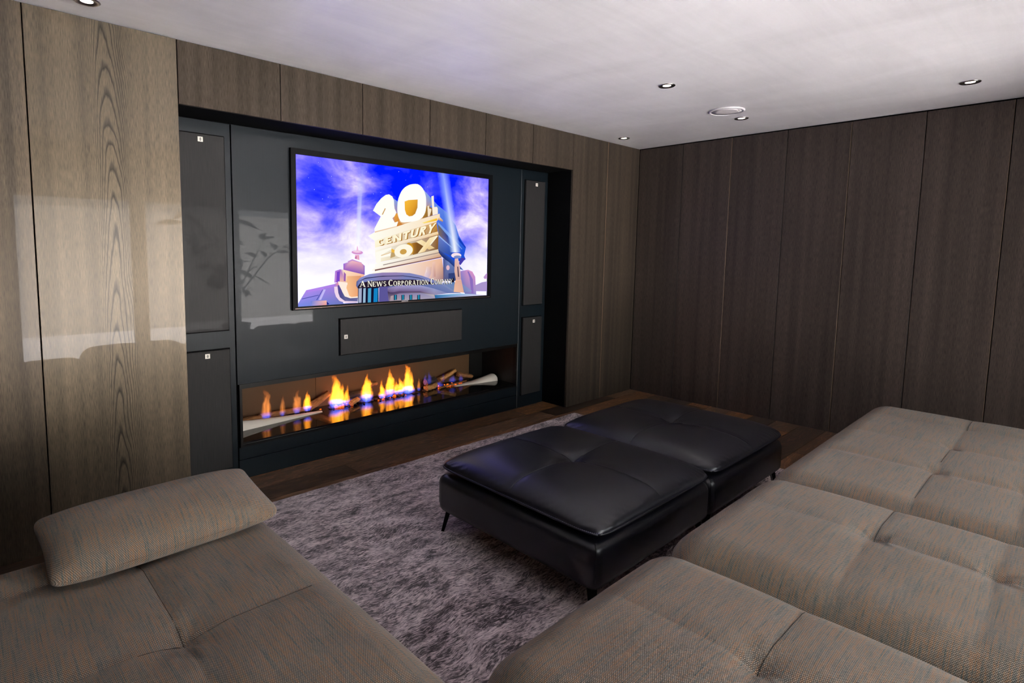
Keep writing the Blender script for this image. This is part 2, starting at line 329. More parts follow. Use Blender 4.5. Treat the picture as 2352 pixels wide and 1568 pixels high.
# ------------------------------------------------------------------ artwork shown on the television (u, v on the screen)
PIC=[[[[0.266,0.4176],[0.2522,0.4176],[0.2677,0.9724],[0.2914,0.9765]],[[255,255,255],[240,245,255],[140,150,255],[150,160,255]],[1,0,0,0.3]],[[[0.266,0.4176],[0.2804,0.4176],[0.3156,0.9816],[0.2914,0.9765]],[[255,255,255],[240,245,255],[140,150,255],[150,160,255]],[1,0,0,0.3]],[[[0.6059,0.8342],[0.6469,0.7912],[0.6826,0.7431],[0.7323,0.696],[0.7905,0.5926],[0.8119,0.5077],[0.8569,0.4125],[0.8321,0.3971],[0.8361,0.3746],[0.8563,0.3142],[0.8384,0.2968],[0.7726,0.2968],[0.6849,0.3726],[0.6838,0.5322],[0.674,0.6151],[0.693,0.6786],[0.6826,0.7257],[0.6192,0.7195]],[[120,150,235],[110,143,233],[100,136,231],[90,128,229],[69,114,225],[53,102,222],[36,90,219],[33,88,218],[29,85,217],[18,77,215],[15,75,215],[15,75,215],[29,85,217],[59,106,223],[75,118,226],[87,126,228],[97,133,230],[97,133,230]],None],[[[0.6832,0.6121],[0.7501,0.5271],[0.8321,0.4023],[0.8321,0.3951],[0.7438,0.5046],[0.6838,0.5937]],[[120,160,235]],None],[[[0.6872,0.5107],[0.7715,0.4104],[0.7715,0.3992],[0.6872,0.4974]],[[150,180,240]],None],[[[0.6838,0.5937],[0.7438,0.5046],[0.7715,0.4104],[0.6872,0.5107]],[[120,110,80],[20,60,150],[20,80,190],[130,110,90]],None],[[[0.6809,0.5015],[0.7715,0.4053],[0.7721,0.3378],[0.6849,0.3859],[0.6653,0.4033],[0.6394,0.4289]],[[110,130,200],[50,90,190],[30,70,170],[80,100,160],[120,130,180],[130,150,210]],None],[[[0.8084,0.4974],[0.8569,0.4166],[0.8517,0.4074],[0.8021,0.479]],[[20,60,190]],None],[[[0.603,0.8506],[0.644,0.7953],[0.6474,0.74],[0.622,0.7195],[0.6128,0.6673],[0.5915,0.6305],[0.6001,0.7175]],[[150,175,235],[110,150,225],[150,150,200],[200,160,110],[210,150,50],[190,130,40],[220,200,190]],None],[[[0.4339,0.7738],[0.4611,0.7482],[0.4599,0.6366],[0.4657,0.5998],[0.4801,0.5885],[0.4559,0.566],[0.3976,0.5681],[0.4455,0.6397]],[[150,170,230],[120,150,225],[235,170,80],[215,130,40],[205,120,40],[200,125,60],[240,170,90],[240,170,70]],None],[[[0.6145,0.7185],[0.622,0.7369],[0.6445,0.7216],[0.6826,0.7175],[0.6832,0.6755],[0.5915,0.6305],[0.6128,0.6796]],[[200,160,90],[160,120,60],[120,100,80],[110,110,150],[120,90,70],[170,120,40],[190,140,50]],None],[[[0.3133,0.4841],[0.3451,0.5138],[0.693,0.6786],[0.6947,0.652],[0.674,0.6111],[0.3451,0.4493]],[[255,255,245],[254,252,239],[250,225,190],[250,225,190],[250,226,192],[254,252,239]],None],[[[0.5915,0.6008],[0.6769,0.6418],[0.6803,0.6244],[0.6042,0.5947]],[[255,240,170],[250,200,60],[240,180,20],[250,215,100]],None],[[[0.693,0.654],[0.7132,0.6274],[0.7115,0.6141],[0.6803,0.6336]],[[250,225,190],[225,170,110],[170,120,90],[230,170,100]],None],[[[0.4397,0.652],[0.4743,0.6673],[0.4951,0.5814],[0.4512,0.5578]],[[235,165,70],[225,155,60],[200,125,55],[205,130,60]],None],[[[0.3376,0.6684],[0.3537,0.7165],[0.3785,0.7625],[0.4005,0.7892],[0.4172,0.7953],[0.4339,0.782],[0.442,0.7544],[0.4432,0.7175],[0.4455,0.6929],[0.4547,0.6653],[0.4455,0.6377],[0.3976,0.5681],[0.4645,0.5998],[0.4564,0.565],[0.3451,0.5179],[0.3439,0.5384],[0.3756,0.6295]],[[255,255,248]],None],[[[0.3964,0.6919],[0.4005,0.6888],[0.3855,0.6418],[0.3808,0.6448]],[[205,160,95]],None],[[[0.3451,0.5179],[0.4564,0.565],[0.4564,0.5589],[0.3468,0.5097]],[[236,200,165]],None],[[[0.4686,0.608],[0.5978,0.6438],[0.5932,0.6305],[0.4893,0.5803],[0.4714,0.5957]],[[222,175,125]],None],[[[0.5551,0.8925],[0.5626,0.8925],[0.5684,0.8925],[0.5747,0.8884],[0.5822,0.8823],[0.5897,0.8731],[0.5967,0.8618],[0.6024,0.8485],[0.607,0.8342],[0.6105,0.8168],[0.6134,0.8004],[0.6145,0.782],[0.6151,0.7615],[0.6151,0.741],[0.6145,0.7185],[0.6128,0.697],[0.6093,0.6786],[0.6042,0.6612],[0.5972,0.6459],[0.5897,0.6346],[0.5805,0.6244],[0.5701,0.6162],[0.5568,0.61],[0.5424,0.6049],[0.5274,0.6008],[0.5124,0.5977],[0.498,0.5947],[0.4864,0.5947],[0.4789,0.5977],[0.4749,0.6039],[0.4714,0.6131],[0.4674,0.6244],[0.4639,0.6387],[0.4616,0.653],[0.4599,0.6694],[0.4593,0.6858],[0.4593,0.7032],[0.4599,0.7206],[0.4605,0.738],[0.4628,0.7564],[0.4662,0.7769],[0.4714,0.7973],[0.4772,0.8168],[0.483,0.8321],[0.4899,0.8444],[0.4974,0.8567],[0.5066,0.8669],[0.517,0.8762],[0.5268,0.8833],[0.5366,0.8874],[0.5465,0.8905]],[[255,255,250]],None],[[[0.4974,0.7523],[0.5182,0.7656],[0.5678,0.7758],[0.5666,0.7144],[0.5545,0.6663],[0.5395,0.6479],[0.5216,0.6428],[0.5066,0.6571],[0.4991,0.6899]],[[250,190,60],[245,185,60],[225,160,50],[180,125,40],[190,130,40],[200,140,40],[225,155,35],[235,165,40],[240,175,45]],None],[[[0.622,0.7329],[0.6313,0.7339],[0.6324,0.7124],[0.6445,0.7114],[0.6445,0.6981],[0.6336,0.696],[0.6353,0.6551],[0.6255,0.6489]],[[246,228,200]],None],[[[0.644,0.8086],[0.6572,0.8168],[0.6607,0.7277],[0.6763,0.7318],[0.6815,0.7195],[0.6826,0.6755],[0.6717,0.6714],[0.6705,0.7021],[0.6624,0.7001],[0.6636,0.6673],[0.6526,0.6612]],[[252,240,225]],None],[[[0.3451,0.4514],[0.674,0.6111],[0.6838,0.5322],[0.3468,0.3992]],[[255,250,228],[205,150,60],[170,115,35],[255,244,210]],None],[[[0.3451,0.3992],[0.6838,0.5363],[0.6872,0.5128],[0.3462,0.3787]],[[255,252,245],[250,225,180],[235,195,140],[255,250,240]],None],[[[0.3462,0.3787],[0.6872,0.5128],[0.6849,0.3879],[0.3503,0.2876]],[[255,250,232],[150,98,38],[130,86,38],[255,244,215]],None],[[[0.5101,0.4299],[0.5459,0.4422],[0.5643,0.4463],[0.6018,0.4197],[0.5678,0.3603],[0.5436,0.349],[0.5401,0.4135]],[[220,170,90],[165,110,40],[130,85,35],[120,78,35],[125,85,40],[165,115,50],[185,130,35]],None],[[[0.5459,0.4023],[0.547,0.391],[0.5465,0.3787],[0.5447,0.3685],[0.5413,0.3593],[0.5366,0.3531],[0.532,0.3501],[0.5263,0.3501],[0.5205,0.3531],[0.5153,0.3593],[0.5107,0.3685],[0.5072,0.3787],[0.5049,0.39],[0.5038,0.4023],[0.5043,0.4135],[0.5061,0.4237],[0.5089,0.433],[0.5136,0.4391],[0.5182,0.4422],[0.5239,0.4422],[0.5297,0.4391],[0.5349,0.433],[0.5395,0.4248],[0.5436,0.4145]],[[205,150,45]],None],[[[0.4287,0.3961],[0.4518,0.3808],[0.4443,0.3613],[0.4287,0.3695]],[[240,185,70]],None],[[[0.4287,0.3695],[0.446,0.3613],[0.4489,0.3367],[0.423,0.3234]],[[190,160,110]],None],[[[0.3491,0.3664],[0.4293,0.4053],[0.4293,0.39],[0.3768,0.346],[0.4264,0.3685],[0.423,0.3398],[0.3756,0.3255],[0.3756,0.2866],[0.3503,0.2876]],[[255,252,240]],None],[[[0.3768,0.346],[0.4264,0.3685],[0.4259,0.3634],[0.3768,0.3398]],[[225,190,140]],None],[[[0.5413,0.3971],[0.5418,0.3838],[0.5389,0.3695],[0.5326,0.3572],[0.5239,0.3449],[0.513,0.3367],[0.5009,0.3306],[0.4882,0.3275],[0.4755,0.3286],[0.4645,0.3327],[0.4553,0.3398],[0.4484,0.3501],[0.4449,0.3613],[0.4443,0.3746],[0.4472,0.3879],[0.453,0.4002],[0.4616,0.4115],[0.472,0.4207],[0.4841,0.4268],[0.4968,0.4299],[0.5095,0.4299],[0.5205,0.4258],[0.5303,0.4186],[0.5372,0.4084]],[[255,248,228]],None],[[[0.5089,0.3787],[0.5089,0.3736],[0.5084,0.3685],[0.5061,0.3634],[0.5026,0.3582],[0.4986,0.3552],[0.4945,0.3531],[0.4899,0.3521],[0.4853,0.3521],[0.4807,0.3541],[0.4772,0.3572],[0.4749,0.3613],[0.4732,0.3664],[0.4732,0.3715],[0.4737,0.3767],[0.4761,0.3818],[0.4789,0.3859],[0.483,0.39],[0.4876,0.392],[0.4922,0.393],[0.4968,0.393],[0.5009,0.391],[0.5049,0.3879],[0.5072,0.3838]],[[205,160,80]],None],[[[0.5597,0.4504],[0.5903,0.4678],[0.6659,0.4043],[0.633,0.391]],[[255,240,200],[250,228,175],[235,205,150],[232,198,140]],None],[[[0.6359,0.4841],[0.678,0.5046],[0.6082,0.3756],[0.5701,0.3603]],[[250,228,175],[255,242,205],[240,205,145],[255,238,195]],None],[[[0.678,0.5046],[0.6844,0.5015],[0.6411,0.4268],[0.6376,0.4299]],[[255,250,225]],None],[[[0.3456,0.2825],[0.6855,0.3951],[0.6913,0.3664],[0.7051,0.347],[0.7063,0.3306],[0.3318,0.2272],[0.3324,0.2426],[0.3456,0.2549]],[[255,253,245],[232,215,190],[200,180,165],[235,180,140],[205,150,115],[255,245,235],[255,250,240],[255,252,245]],None],[[[0.3866,0.2764],[0.6901,0.3705],[0.6913,0.3644],[0.3866,0.2702]],[[150,130,125]],None],[[[0.3456,0.2395],[0.7051,0.3357],[0.7063,0.3286],[0.3456,0.2293]],[[120,80,75]],None],[[[0.6855,0.3951],[0.7669,0.3193],[0.8096,0.2712],[0.8425,0.2221],[0.7882,0.2456],[0.7086,0.3337],[0.6901,0.3664]],[[60,80,150],[40,80,180],[60,100,190],[70,100,170],[40,60,120],[30,35,80],[30,30,60]],None],[[[0.3254,0.2098],[0.3456,0.2293],[0.7086,0.3245],[0.7173,0.2334],[0.7178,0.1269],[0.6215,0.132],[0.5072,0.2068]],[[255,250,240],[255,250,240],[238,185,150],[225,165,130],[150,115,125],[225,190,185],[255,240,215]],None],[[[0.6526,0.2897],[0.6705,0.2979],[0.6711,0.174],[0.6532,0.174]],[[240,200,185],[240,195,175],[190,140,130],[215,180,180]],None],[[[0.7149,0.3245],[0.7501,0.2927],[0.7882,0.2456],[0.798,0.1341],[0.7178,0.1382]],[[70,80,140],[110,130,190],[90,110,170],[60,80,140],[90,85,120]],None],[[[0.7484,0.1986],[0.7975,0.2027],[0.798,0.1341],[0.749,0.1535]],[[50,65,120]],None],[[[0.7553,0.2456],[0.7548,0.2375],[0.7525,0.2313],[0.749,0.2262],[0.745,0.2252],[0.7409,0.2272],[0.7374,0.2313],[0.7357,0.2375],[0.7346,0.2456],[0.7351,0.2538],[0.7374,0.26],[0.7409,0.2641],[0.745,0.2661],[0.749,0.2641],[0.7525,0.26],[0.7548,0.2528]],[[225,185,200]],None],[[[0.6192,0.2569],[0.6486,0.2538],[0.6469,0.2016],[0.6295,0.1586],[0.6059,0.1812],[0.6215,0.219]],[[240,210,200],[225,180,160],[215,180,180],[200,180,205],[230,205,215],[250,230,220]],None],[[[0.8229,0.216],[0.8713,0.2262],[0.9002,0.2088],[0.9192,0.1638],[0.9279,0.0102],[0.8557,0.0154],[0.8286,0.0983]],[[150,130,200],[210,150,200],[225,150,190],[200,140,200],[150,140,200],[110,120,180],[110,120,190]],None],[[[0.8667,0.2119],[0.8759,0.2119],[0.9036,0.1412],[0.9094,0.0235],[0.8956,0.0246],[0.8898,0.13]],[[140,110,190]],None],[[[0.9221,0.0931],[0.9631,0.1146],[1,0.1218],[1,0.0338],[0.925,0.0399]],[[170,150,205]],None],[[[0.9746,0.1586],[0.9902,0.1853],[1,0.1934],[1,0.1453],[0.9815,0.1433]],[[190,150,205]],None],[[[0.8263,0.3275],[0.8546,0.3224],[0.8223,0.2651],[0.8096,0.2764]],[[70,60,170]],None],[[[0.2516,0.347],[0.2706,0.347],[0.2718,0.3091],[0.2493,0.3204]],[[235,170,195]],None],[[[0.2885,0.3623],[0.2868,0.3582],[0.2827,0.3541],[0.277,0.3511],[0.2695,0.3501],[0.2608,0.3501],[0.2527,0.3511],[0.2452,0.3541],[0.2395,0.3582],[0.236,0.3623],[0.2349,0.3664],[0.2366,0.3715],[0.2406,0.3746],[0.2464,0.3777],[0.2539,0.3787],[0.262,0.3797],[0.2706,0.3777],[0.2781,0.3756],[0.2839,0.3715],[0.2874,0.3675]],[[215,150,205]],None],[[[0.2793,0.3685],[0.2776,0.3664],[0.2735,0.3644],[0.2672,0.3623],[0.2597,0.3623],[0.2522,0.3634],[0.2464,0.3664],[0.2424,0.3685],[0.2412,0.3715],[0.2424,0.3746],[0.247,0.3767],[0.2527,0.3787],[0.2602,0.3787],[0.2677,0.3767],[0.2735,0.3746],[0.2776,0.3726]],[[245,205,230]],None],[[[0.2608,0.4084],[0.2637,0.4084],[0.2672,0.3767],[0.2574,0.3767]],[[240,190,220]],None],[[[0.2516,0.3327],[0.2591,0.3398],[0.2579,0.3163],[0.251,0.3204]],[[190,110,170]],None],[[[0.2164,0.3009],[0.2383,0.3163],[0.2822,0.2917],[0.2799,0.2835],[0.2193,0.2938]],[[200,150,210]],None],[[[0.1973,0.2845],[0.2383,0.305],[0.2799,0.2907],[0.2966,0.2682],[0.296,0.2006],[0.1973,0.2405]],[[150,100,215],[245,190,195],[235,170,185],[150,110,200],[110,80,180],[150,90,190]],None],[[[0.1604,0.2344],[0.1823,0.2456],[0.1973,0.2426],[0.296,0.2037],[0.2793,0.1945],[0.2631,0.1105],[0.2152,0.1331],[0.1783,0.1546],[0.1564,0.1535]],[[170,110,220],[160,100,210],[255,230,200],[250,190,160],[235,165,130],[230,150,110],[250,200,160],[245,190,160],[180,120,230]],None],[[[0.1679,0.2272],[0.1818,0.2334],[0.18,0.1546],[0.1645,0.1556]],[[125,70,200]],None],[[[0.2002,0.2282],[0.2083,0.2108],[0.2066,0.1607],[0.1985,0.1627]],[[150,90,175]],None],[[[0.2141,0.1965],[0.2793,0.1965],[0.2631,0.1105],[0.2631,0.044],[0.2245,0.0471],[0.2072,0.0901]],[[245,190,140],[220,150,110],[215,145,105],[240,165,115],[250,190,140],[250,190,130]],None],[[[0.0017,0.0184],[0.0173,0.0594],[0.0427,0.0716],[0.0439,0.0931],[0.0364,0.1085],[0.0946,0.1249],[0.1143,0.1198],[0.1552,0.1433],[0.1748,0.1586],[0.1858,0.1423],[0.157,0.1198],[0.1564,0.0645],[0.1679,0.0256],[0.1968,0.0041],[0.2597,0.0051],[0.2597,0],[0.0012,0]],[[150,150,240],[150,130,220],[160,140,220],[150,120,220],[180,140,240],[190,150,240],[160,140,225],[170,130,225],[230,150,170],[120,110,180],[140,120,200],[120,125,190],[110,120,185],[110,120,190],[110,120,190],[110,120,190],[120,140,230]],None],[[[0.0364,0.1085],[0.0946,0.1238],[0.1125,0.1157],[0.1108,0.1085],[0.0375,0.0952]],[[180,135,238]],None],[[[0.1143,0.129],[0.1552,0.1423],[0.157,0.1259],[0.116,0.1146]],[[175,130,232]],None],[[[0.0185,0.0532],[0.0877,0.0737],[0.0877,0.0686],[0.0185,0.0481]],[[80,80,170]],None],[[[0.0773,0.0379],[0.1044,0.1075],[0.1073,0.1085],[0.0814,0.0379]],[[70,75,165]],None],[[[0.0877,0.0379],[0.1091,0.1085],[0.1189,0.1075],[0.0981,0.0379]],[[195,185,246]],None],[[[0.0542,0.0338],[0.1218,0.0317],[0.1218,0.0],[0.0542,0.0]],[[110,130,215],[245,185,170],[235,160,150],[120,140,220]],None],[[[0.1223,0.0246],[0.1333,0.0051],[0.1229,0.001]],[[20,30,120]],None],[[[0.172,0.1351],[0.1875,0.1351],[0.1904,0.0911],[0.2025,0.0563],[0.2274,0.0389],[0.2626,0.0389],[0.2608,0.0102],[0.2181,0.0102],[0.1898,0.0276],[0.1748,0.0583],[0.1702,0.0972]],[[90,70,150],[90,70,150],[80,85,140],[80,85,140],[80,85,140],[110,110,160],[110,110,160],[110,110,160],[80,80,140],[80,80,140],[80,80,140]],None],[[[0.1552,0.1249],[0.1702,0.1259],[0.172,0.087],[0.1806,0.0481],[0.2025,0.0205],[0.2591,0.0123],[0.2591,0.0031],[0.2083,0.0051],[0.1777,0.0235],[0.1627,0.0542],[0.1564,0.088]],[[240,214,236]],None],[[[0.172,0.1617],[0.2152,0.1505],[0.2152,0.1351],[0.2054,0.1341],[0.2066,0.0901],[0.2181,0.0594],[0.2337,0.0461],[0.2626,0.0491],[0.2626,0.0389],[0.2274,0.0379],[0.2025,0.0532],[0.1898,0.0911],[0.1875,0.1351],[0.1754,0.1402]],[[255,236,222]],None],[[[0.255,0.1259],[0.2568,0.1556],[0.2758,0.1842],[0.3185,0.2078],[0.3832,0.217],[0.453,0.216],[0.5257,0.2088],[0.5943,0.1853],[0.6532,0.1525],[0.7224,0.1105],[0.8292,0.0307],[0.7438,0.0348],[0.6613,0.0798],[0.5828,0.1064],[0.4709,0.1136],[0.4108,0.1013],[0.3624,0.1075],[0.2631,0.1034]],[[90,95,145],[90,95,145],[140,145,205],[140,145,205],[150,130,180],[150,130,180],[130,135,190],[130,135,190],[130,135,190],[120,135,185],[120,135,185],[100,115,170],[100,115,170],[100,115,170],[100,115,170],[100,115,170],[100,115,170],[100,115,170]],None],[[[0.2579,0.1505],[0.2989,0.1812],[0.3832,0.1924],[0.4893,0.1914],[0.5753,0.172],[0.6411,0.1392],[0.5753,0.1668],[0.4893,0.1863],[0.3832,0.1873],[0.2989,0.174]],[[45,45,85]],None],[[[0.2614,0.1177],[0.2758,0.1474],[0.3387,0.1566],[0.4351,0.1617],[0.5447,0.1576],[0.6215,0.1433],[0.6694,0.1187],[0.5828,0.1126],[0.4709,0.1187],[0.4108,0.1116],[0.3624,0.1044],[0.2643,0.1044]],[[40,28,48]],None],[[[0.7553,0.1423],[0.7807,0.1638],[0.7853,0.1238],[0.7767,0.1013]],[[30,25,40]],None],[[[0.2637,0.1064],[0.363,0.1105],[0.363,0],[0.262,0.0]],[[18,18,48]],None],[[[0.2666,0.1054],[0.2816,0.1085],[0.2799,0.002],[0.2643,0.001]],[[165,172,200]],None],[[[0.2891,0.1044],[0.3006,0.1075],[0.2989,0.001],[0.2868,0]],[[150,182,208]],None],[[[0.3116,0.1024],[0.3272,0.1054],[0.3254,0],[0.3099,0]],[[75,160,200]],None],[[[0.3399,0.1003],[0.3595,0.1034],[0.3578,0],[0.3376,0]],[[20,130,195]],None],[[[0.3658,0.1116],[0.4143,0.1126],[0.416,0],[0.3641,0]],[[92,86,152]],None],[[[0.408,0.1013],[0.4709,0.1157],[0.5828,0.1105],[0.6613,0.0798],[0.7519,0.0348],[0.6659,0.0276],[0.5834,0.0624],[0.4709,0.0706],[0.4351,0.0645],[0.4097,0.0727]],[[130,120,165],[165,155,205],[160,160,210],[150,155,200],[120,130,180],[150,140,170],[120,100,140],[110,90,130],[110,90,130],[100,80,120]],None],[[[0.4085,0.0727],[0.4351,0.0645],[0.4709,0.0706],[0.5834,0.0624],[0.6659,0.0276],[0.6711,0],[0.4149,0]],[[60,45,85],[70,55,95],[80,60,100],[80,60,100],[150,140,150],[150,145,170],[140,125,150]],None],[[[0.4247,0.0379],[0.4714,0.0542],[0.5834,0.0502],[0.6619,0.0307],[0.6682,0.0],[0.4212,0]],[[180,160,160],[140,125,165],[140,135,175],[190,180,180],[165,160,185],[170,155,165]],None],[[[0.4409,0.045],[0.457,0.0461],[0.457,0.0082],[0.4409,0.0041]],[[18,26,55]],None],[[[0.4455,0.044],[0.453,0.045],[0.453,0.0092],[0.4455,0.0051]],[[35,140,175]],None],[[[0.4807,0.042],[0.4968,0.043],[0.4968,0.0051],[0.4807,0.001]],[[18,26,55]],None],[[[0.4853,0.0409],[0.4928,0.042],[0.4934,0.0051],[0.4853,0.002]],[[35,140,175]],None],[[[0.5228,0.0389],[0.5395,0.0399],[0.5395,0.001],[0.5234,0]],[[18,26,55]],None],[[[0.5274,0.0379],[0.5355,0.0389],[0.5361,0.002],[0.5274,0]],[[35,140,175]],None],[[[0.5666,0.0348],[0.5834,0.0368],[0.5834,0],[0.5666,0]],[[18,26,55]],None],[[[0.5707,0.0348],[0.5793,0.0358],[0.5793,0],[0.5713,0]],[[35,140,175]],None],[[[0.6659,0.0276],[0.8292,0.0276],[0.9463,0.0092],[1,0],[0.6699,0]],[[30,110,160],[140,190,230],[150,170,220],[230,220,245],[40,100,160]],None],[[[0.6936,0.1228],[0.7432,0.1034],[0.7813,0.0727],[0.7813,0.044],[0.8465,0.0328],[0.9002,0.042],[0.828,0.1157],[0.7853,0.1238]],[[130,140,190],[60,120,170],[40,110,170],[130,140,180],[120,130,180],[140,150,200],[120,140,190],[90,130,180]],None],[[[0.7853,0.3193],[0.8055,0.3214],[0.8182,0.2538],[0.8269,0.1443],[0.7934,0.1433],[0.7842,0.2149]],[[225,180,170],[230,190,185],[205,160,160],[200,160,165],[220,170,150],[235,190,175]],None],[[[0.8009,0.2538],[0.8078,0.2538],[0.8148,0.1679],[0.8061,0.1689]],[[90,70,90]],None],[[[0.7911,0.1433],[0.828,0.1433],[0.835,0.0983],[0.8459,0.0328],[0.7813,0.044],[0.7853,0.1064]],[[235,180,150],[220,170,155],[210,165,165],[225,175,155],[240,190,160],[235,180,150]],None],[[[0.8263,0.346],[0.8246,0.3398],[0.82,0.3337],[0.813,0.3286],[0.8044,0.3255],[0.7946,0.3245],[0.7848,0.3255],[0.7761,0.3286],[0.7692,0.3327],[0.7646,0.3388],[0.7628,0.346],[0.7646,0.3521],[0.7686,0.3582],[0.7755,0.3634],[0.7842,0.3664],[0.794,0.3675],[0.8038,0.3664],[0.813,0.3634],[0.82,0.3582],[0.8246,0.3531]],[[248,228,235]],None],[[[0.8263,0.3337],[0.8246,0.3286],[0.8194,0.3245],[0.8119,0.3214],[0.8027,0.3214],[0.7934,0.3224],[0.7859,0.3245],[0.7807,0.3286],[0.779,0.3337],[0.7807,0.3378],[0.7859,0.3419],[0.7934,0.3449],[0.8027,0.346],[0.8113,0.3449],[0.8194,0.3419],[0.8246,0.3378]],[[120,140,200]],None],[[[0.7882,0.3715],[0.7553,0.3705],[0.6705,1.0],[0.7086,1.0]],[[250,253,255],[190,225,255],[120,150,255],[150,175,255]],[1,0,0,0.75]],[[[0.7882,0.3715],[0.8234,0.3715],[0.7473,0.999],[0.7086,1.0]],[[250,253,255],[190,225,255],[120,150,255],[150,175,255]],[1,0,0,0.75]]]
TXT={"century":[[0.3572,0.4125],[0.6503,0.5251],[0.6711,0.6059],[0.348,0.4534]],"century_sh":[[0.363,0.4094],[0.6567,0.5241],[0.6751,0.6029],[0.3531,0.4504]],"cap":[[0.266,0.1167],[0.7588,0.1146],[0.7588,0.1648],[0.266,0.1597]],"capw":[[0.0,0.052316890881913304],[0.07473841554559044,0.1210762331838565],[0.12406576980568013,0.2615844544095665],[0.2802690582959641,0.3303437967115097],[0.3333333333333333,0.7144992526158446],[0.7361733931240658,0.7817638266068759],[0.7847533632286996,1.0]]}
# ------------------------------------------------------------------ room shell
H = 2.5
YR = 0.28                                   # face of the recessed media wall
def boxes_mesh(name, bs, mat, parent=None):
    vs, fs = [], []
    for x0, x1, y0, y1, z0, z1 in bs:
        b = len(vs)
        vs += [(x0, y0, z0), (x1, y0, z0), (x1, y1, z0), (x0, y1, z0), (x0, y0, z1), (x1, y0, z1), (x1, y1, z1), (x0, y1, z1)]
        fs += [tuple(b + i for i in f) for f in ((3, 2, 1, 0), (4, 5, 6, 7), (0, 1, 5, 4), (1, 2, 6, 5), (2, 3, 7, 6), (3, 0, 4, 7))]
    return obj(name, vs, fs, mat, parent)

NX0, NX1 = -4.393, -1.103                   # niche between the panelled cheeks
FX0, FX1, FZ0, FZ1, FYB = -4.02, -1.488, .205, .605, .72     # fire box
wall_back = struct(boxes_mesh('wall_back', [
    (-6.75, NX0, .021, .9, 0, H), (NX1, .15, .021, .9, 0, H), (NX0, NX1, .021, .9, 2.18, H),
    (NX0, NX1, YR + .02, .9, 0, FZ0), (NX0, NX1, YR + .02, .9, FZ1, 2.18),
    (NX0, FX0, YR + .02, .9, FZ0, FZ1), (FX1, NX1, YR + .02, .9, FZ0, FZ1), (FX0, FX1, FYB + .02, .9, FZ0, FZ1)], MT['void']))

def panel(x0, x1, z0, z1, mat, parent, y=0.0, th=.02, gap=.0022, edge=None):
    me = box_me('panel', x1 - x0 - 2 * gap, th, z1 - z0, .0012, [mat] + ([edge] if edge else []))
    if edge:
        for p in me.polygons:
            if p.normal.x < -.3 and p.area > .001: p.material_index = 1
    return link('panel', me, parent, ((x0 + x1) / 2, y + th / 2, (z0 + z1) / 2))
for x0, x1, m in ((-6.75, -6.261, 'wood'), (-6.261, -5.639, 'wood'), (-5.639, -5.017, 'wood_lit'), (-5.017, NX0, 'wood_fig')):
    panel(x0, x1, 0.0, 2.494, MT[m], wall_back)
for k in range(6):
    panel(NX0 + k * .5483, NX0 + (k + 1) * .5483, 2.178, 2.494, MT['wood'], wall_back)
panel(NX1, -.564, 0, 2.494, MT['wood'], wall_back); panel(-.564, -.003, 0, 2.494, MT['wood'], wall_back, edge=MT['edge_tan'])
# lacquered media wall inside the niche
panel(NX0, -4.033, 0, 2.172, MT['lacquer'], wall_back, YR, gap=.003)
panel(-1.475, NX1 - .004, 0, 2.172, MT['lacquer'], wall_back, YR, gap=.003, edge=simple('lacquer_edge_lit', (110, 112, 112), .4))  # pale grey edge paints in the light caught along this joint
panel(-4.033, -1.475, FZ1, 2.172, MT['lacquer'], wall_back, YR - .003, .023, gap=.003)
panel(-4.033, -1.475, .126, FZ0, MT['lacquer'], wall_back, YR - .003, .023, gap=.003)
panel(-4.033, -1.475, 0, .122, MT['lacquer'], wall_back, YR - .003, .023, gap=.003)

wall_right = struct(boxes_mesh('wall_right', [(.021, .2, -4.8, .021, 0, H)], MT['void']))
RB = [0.0] + [-.459 * k - .005 for k in range(1, 10)] + [-4.6]
for k in range(len(RB) - 1):
    y1, y0 = RB[k], RB[k + 1]
    me = box_me('panel', .02, y1 - y0 - .005, 2.488, .0012, [MT['wood_dark'], MT['edge_tan'] if k % 2 else MT['edge_dark']])
    for p in me.polygons:                    # the narrow edge that faces into the joint
        if abs(p.normal.y) > .3 and p.area > .004: p.material_index = 1
    link('panel', me, wall_right, (.01, (y0 + y1) / 2, 1.244))

wall_left = struct(boxes_mesh('wall_left', [(-6.9, -6.75, -4.8, .9, 0, H)], MT['wood']))
DX0, DX1, DZ1 = -4.86, -.84, 2.07
wall_rear = struct(boxes_mesh('wall_rear', [(-6.75, DX0, -4.8, -4.6, 0, H), (DX1, 0.02, -4.8, -4.6, 0, H), (DX0, DX1, -4.8, -4.6, DZ1, H)], MT['wood']))
ceiling = struct(boxes_mesh('ceiling', [(-6.9, .2, -4.8, .9, H, H + .15)], MT['plaster']))

floor = struct(boxes_mesh('floor', [(-6.9, .2, -4.8, .9, -.12, -.021)], MT['void']))
rng = random.Random(11)
pm_ = box_me('plank', 1, 1, .02, 0, [MT['floor']])
y = .30; rows = [.268 - .19 * k for k in range(27)]
prev = .30
for k, yb in enumerate(rows):
    yb = max(yb, -4.8)
    x = -6.75 - rng.random() * 1.2
    while x < 0.02:
        L = rng.choice((.9, 1.2, 1.5, 1.8, 2.0)) + rng.random() * .2
        a, b = max(x, -6.75), min(x + L, .02)
        if b - a > .08:
            o = link('plank', pm_, floor, ((a + b) / 2, (prev + yb) / 2, -.0105)); o.scale = (b - a - .0028, prev - yb - .0028, 1)
        x += L
    prev = yb
    if yb <= -4.8: break

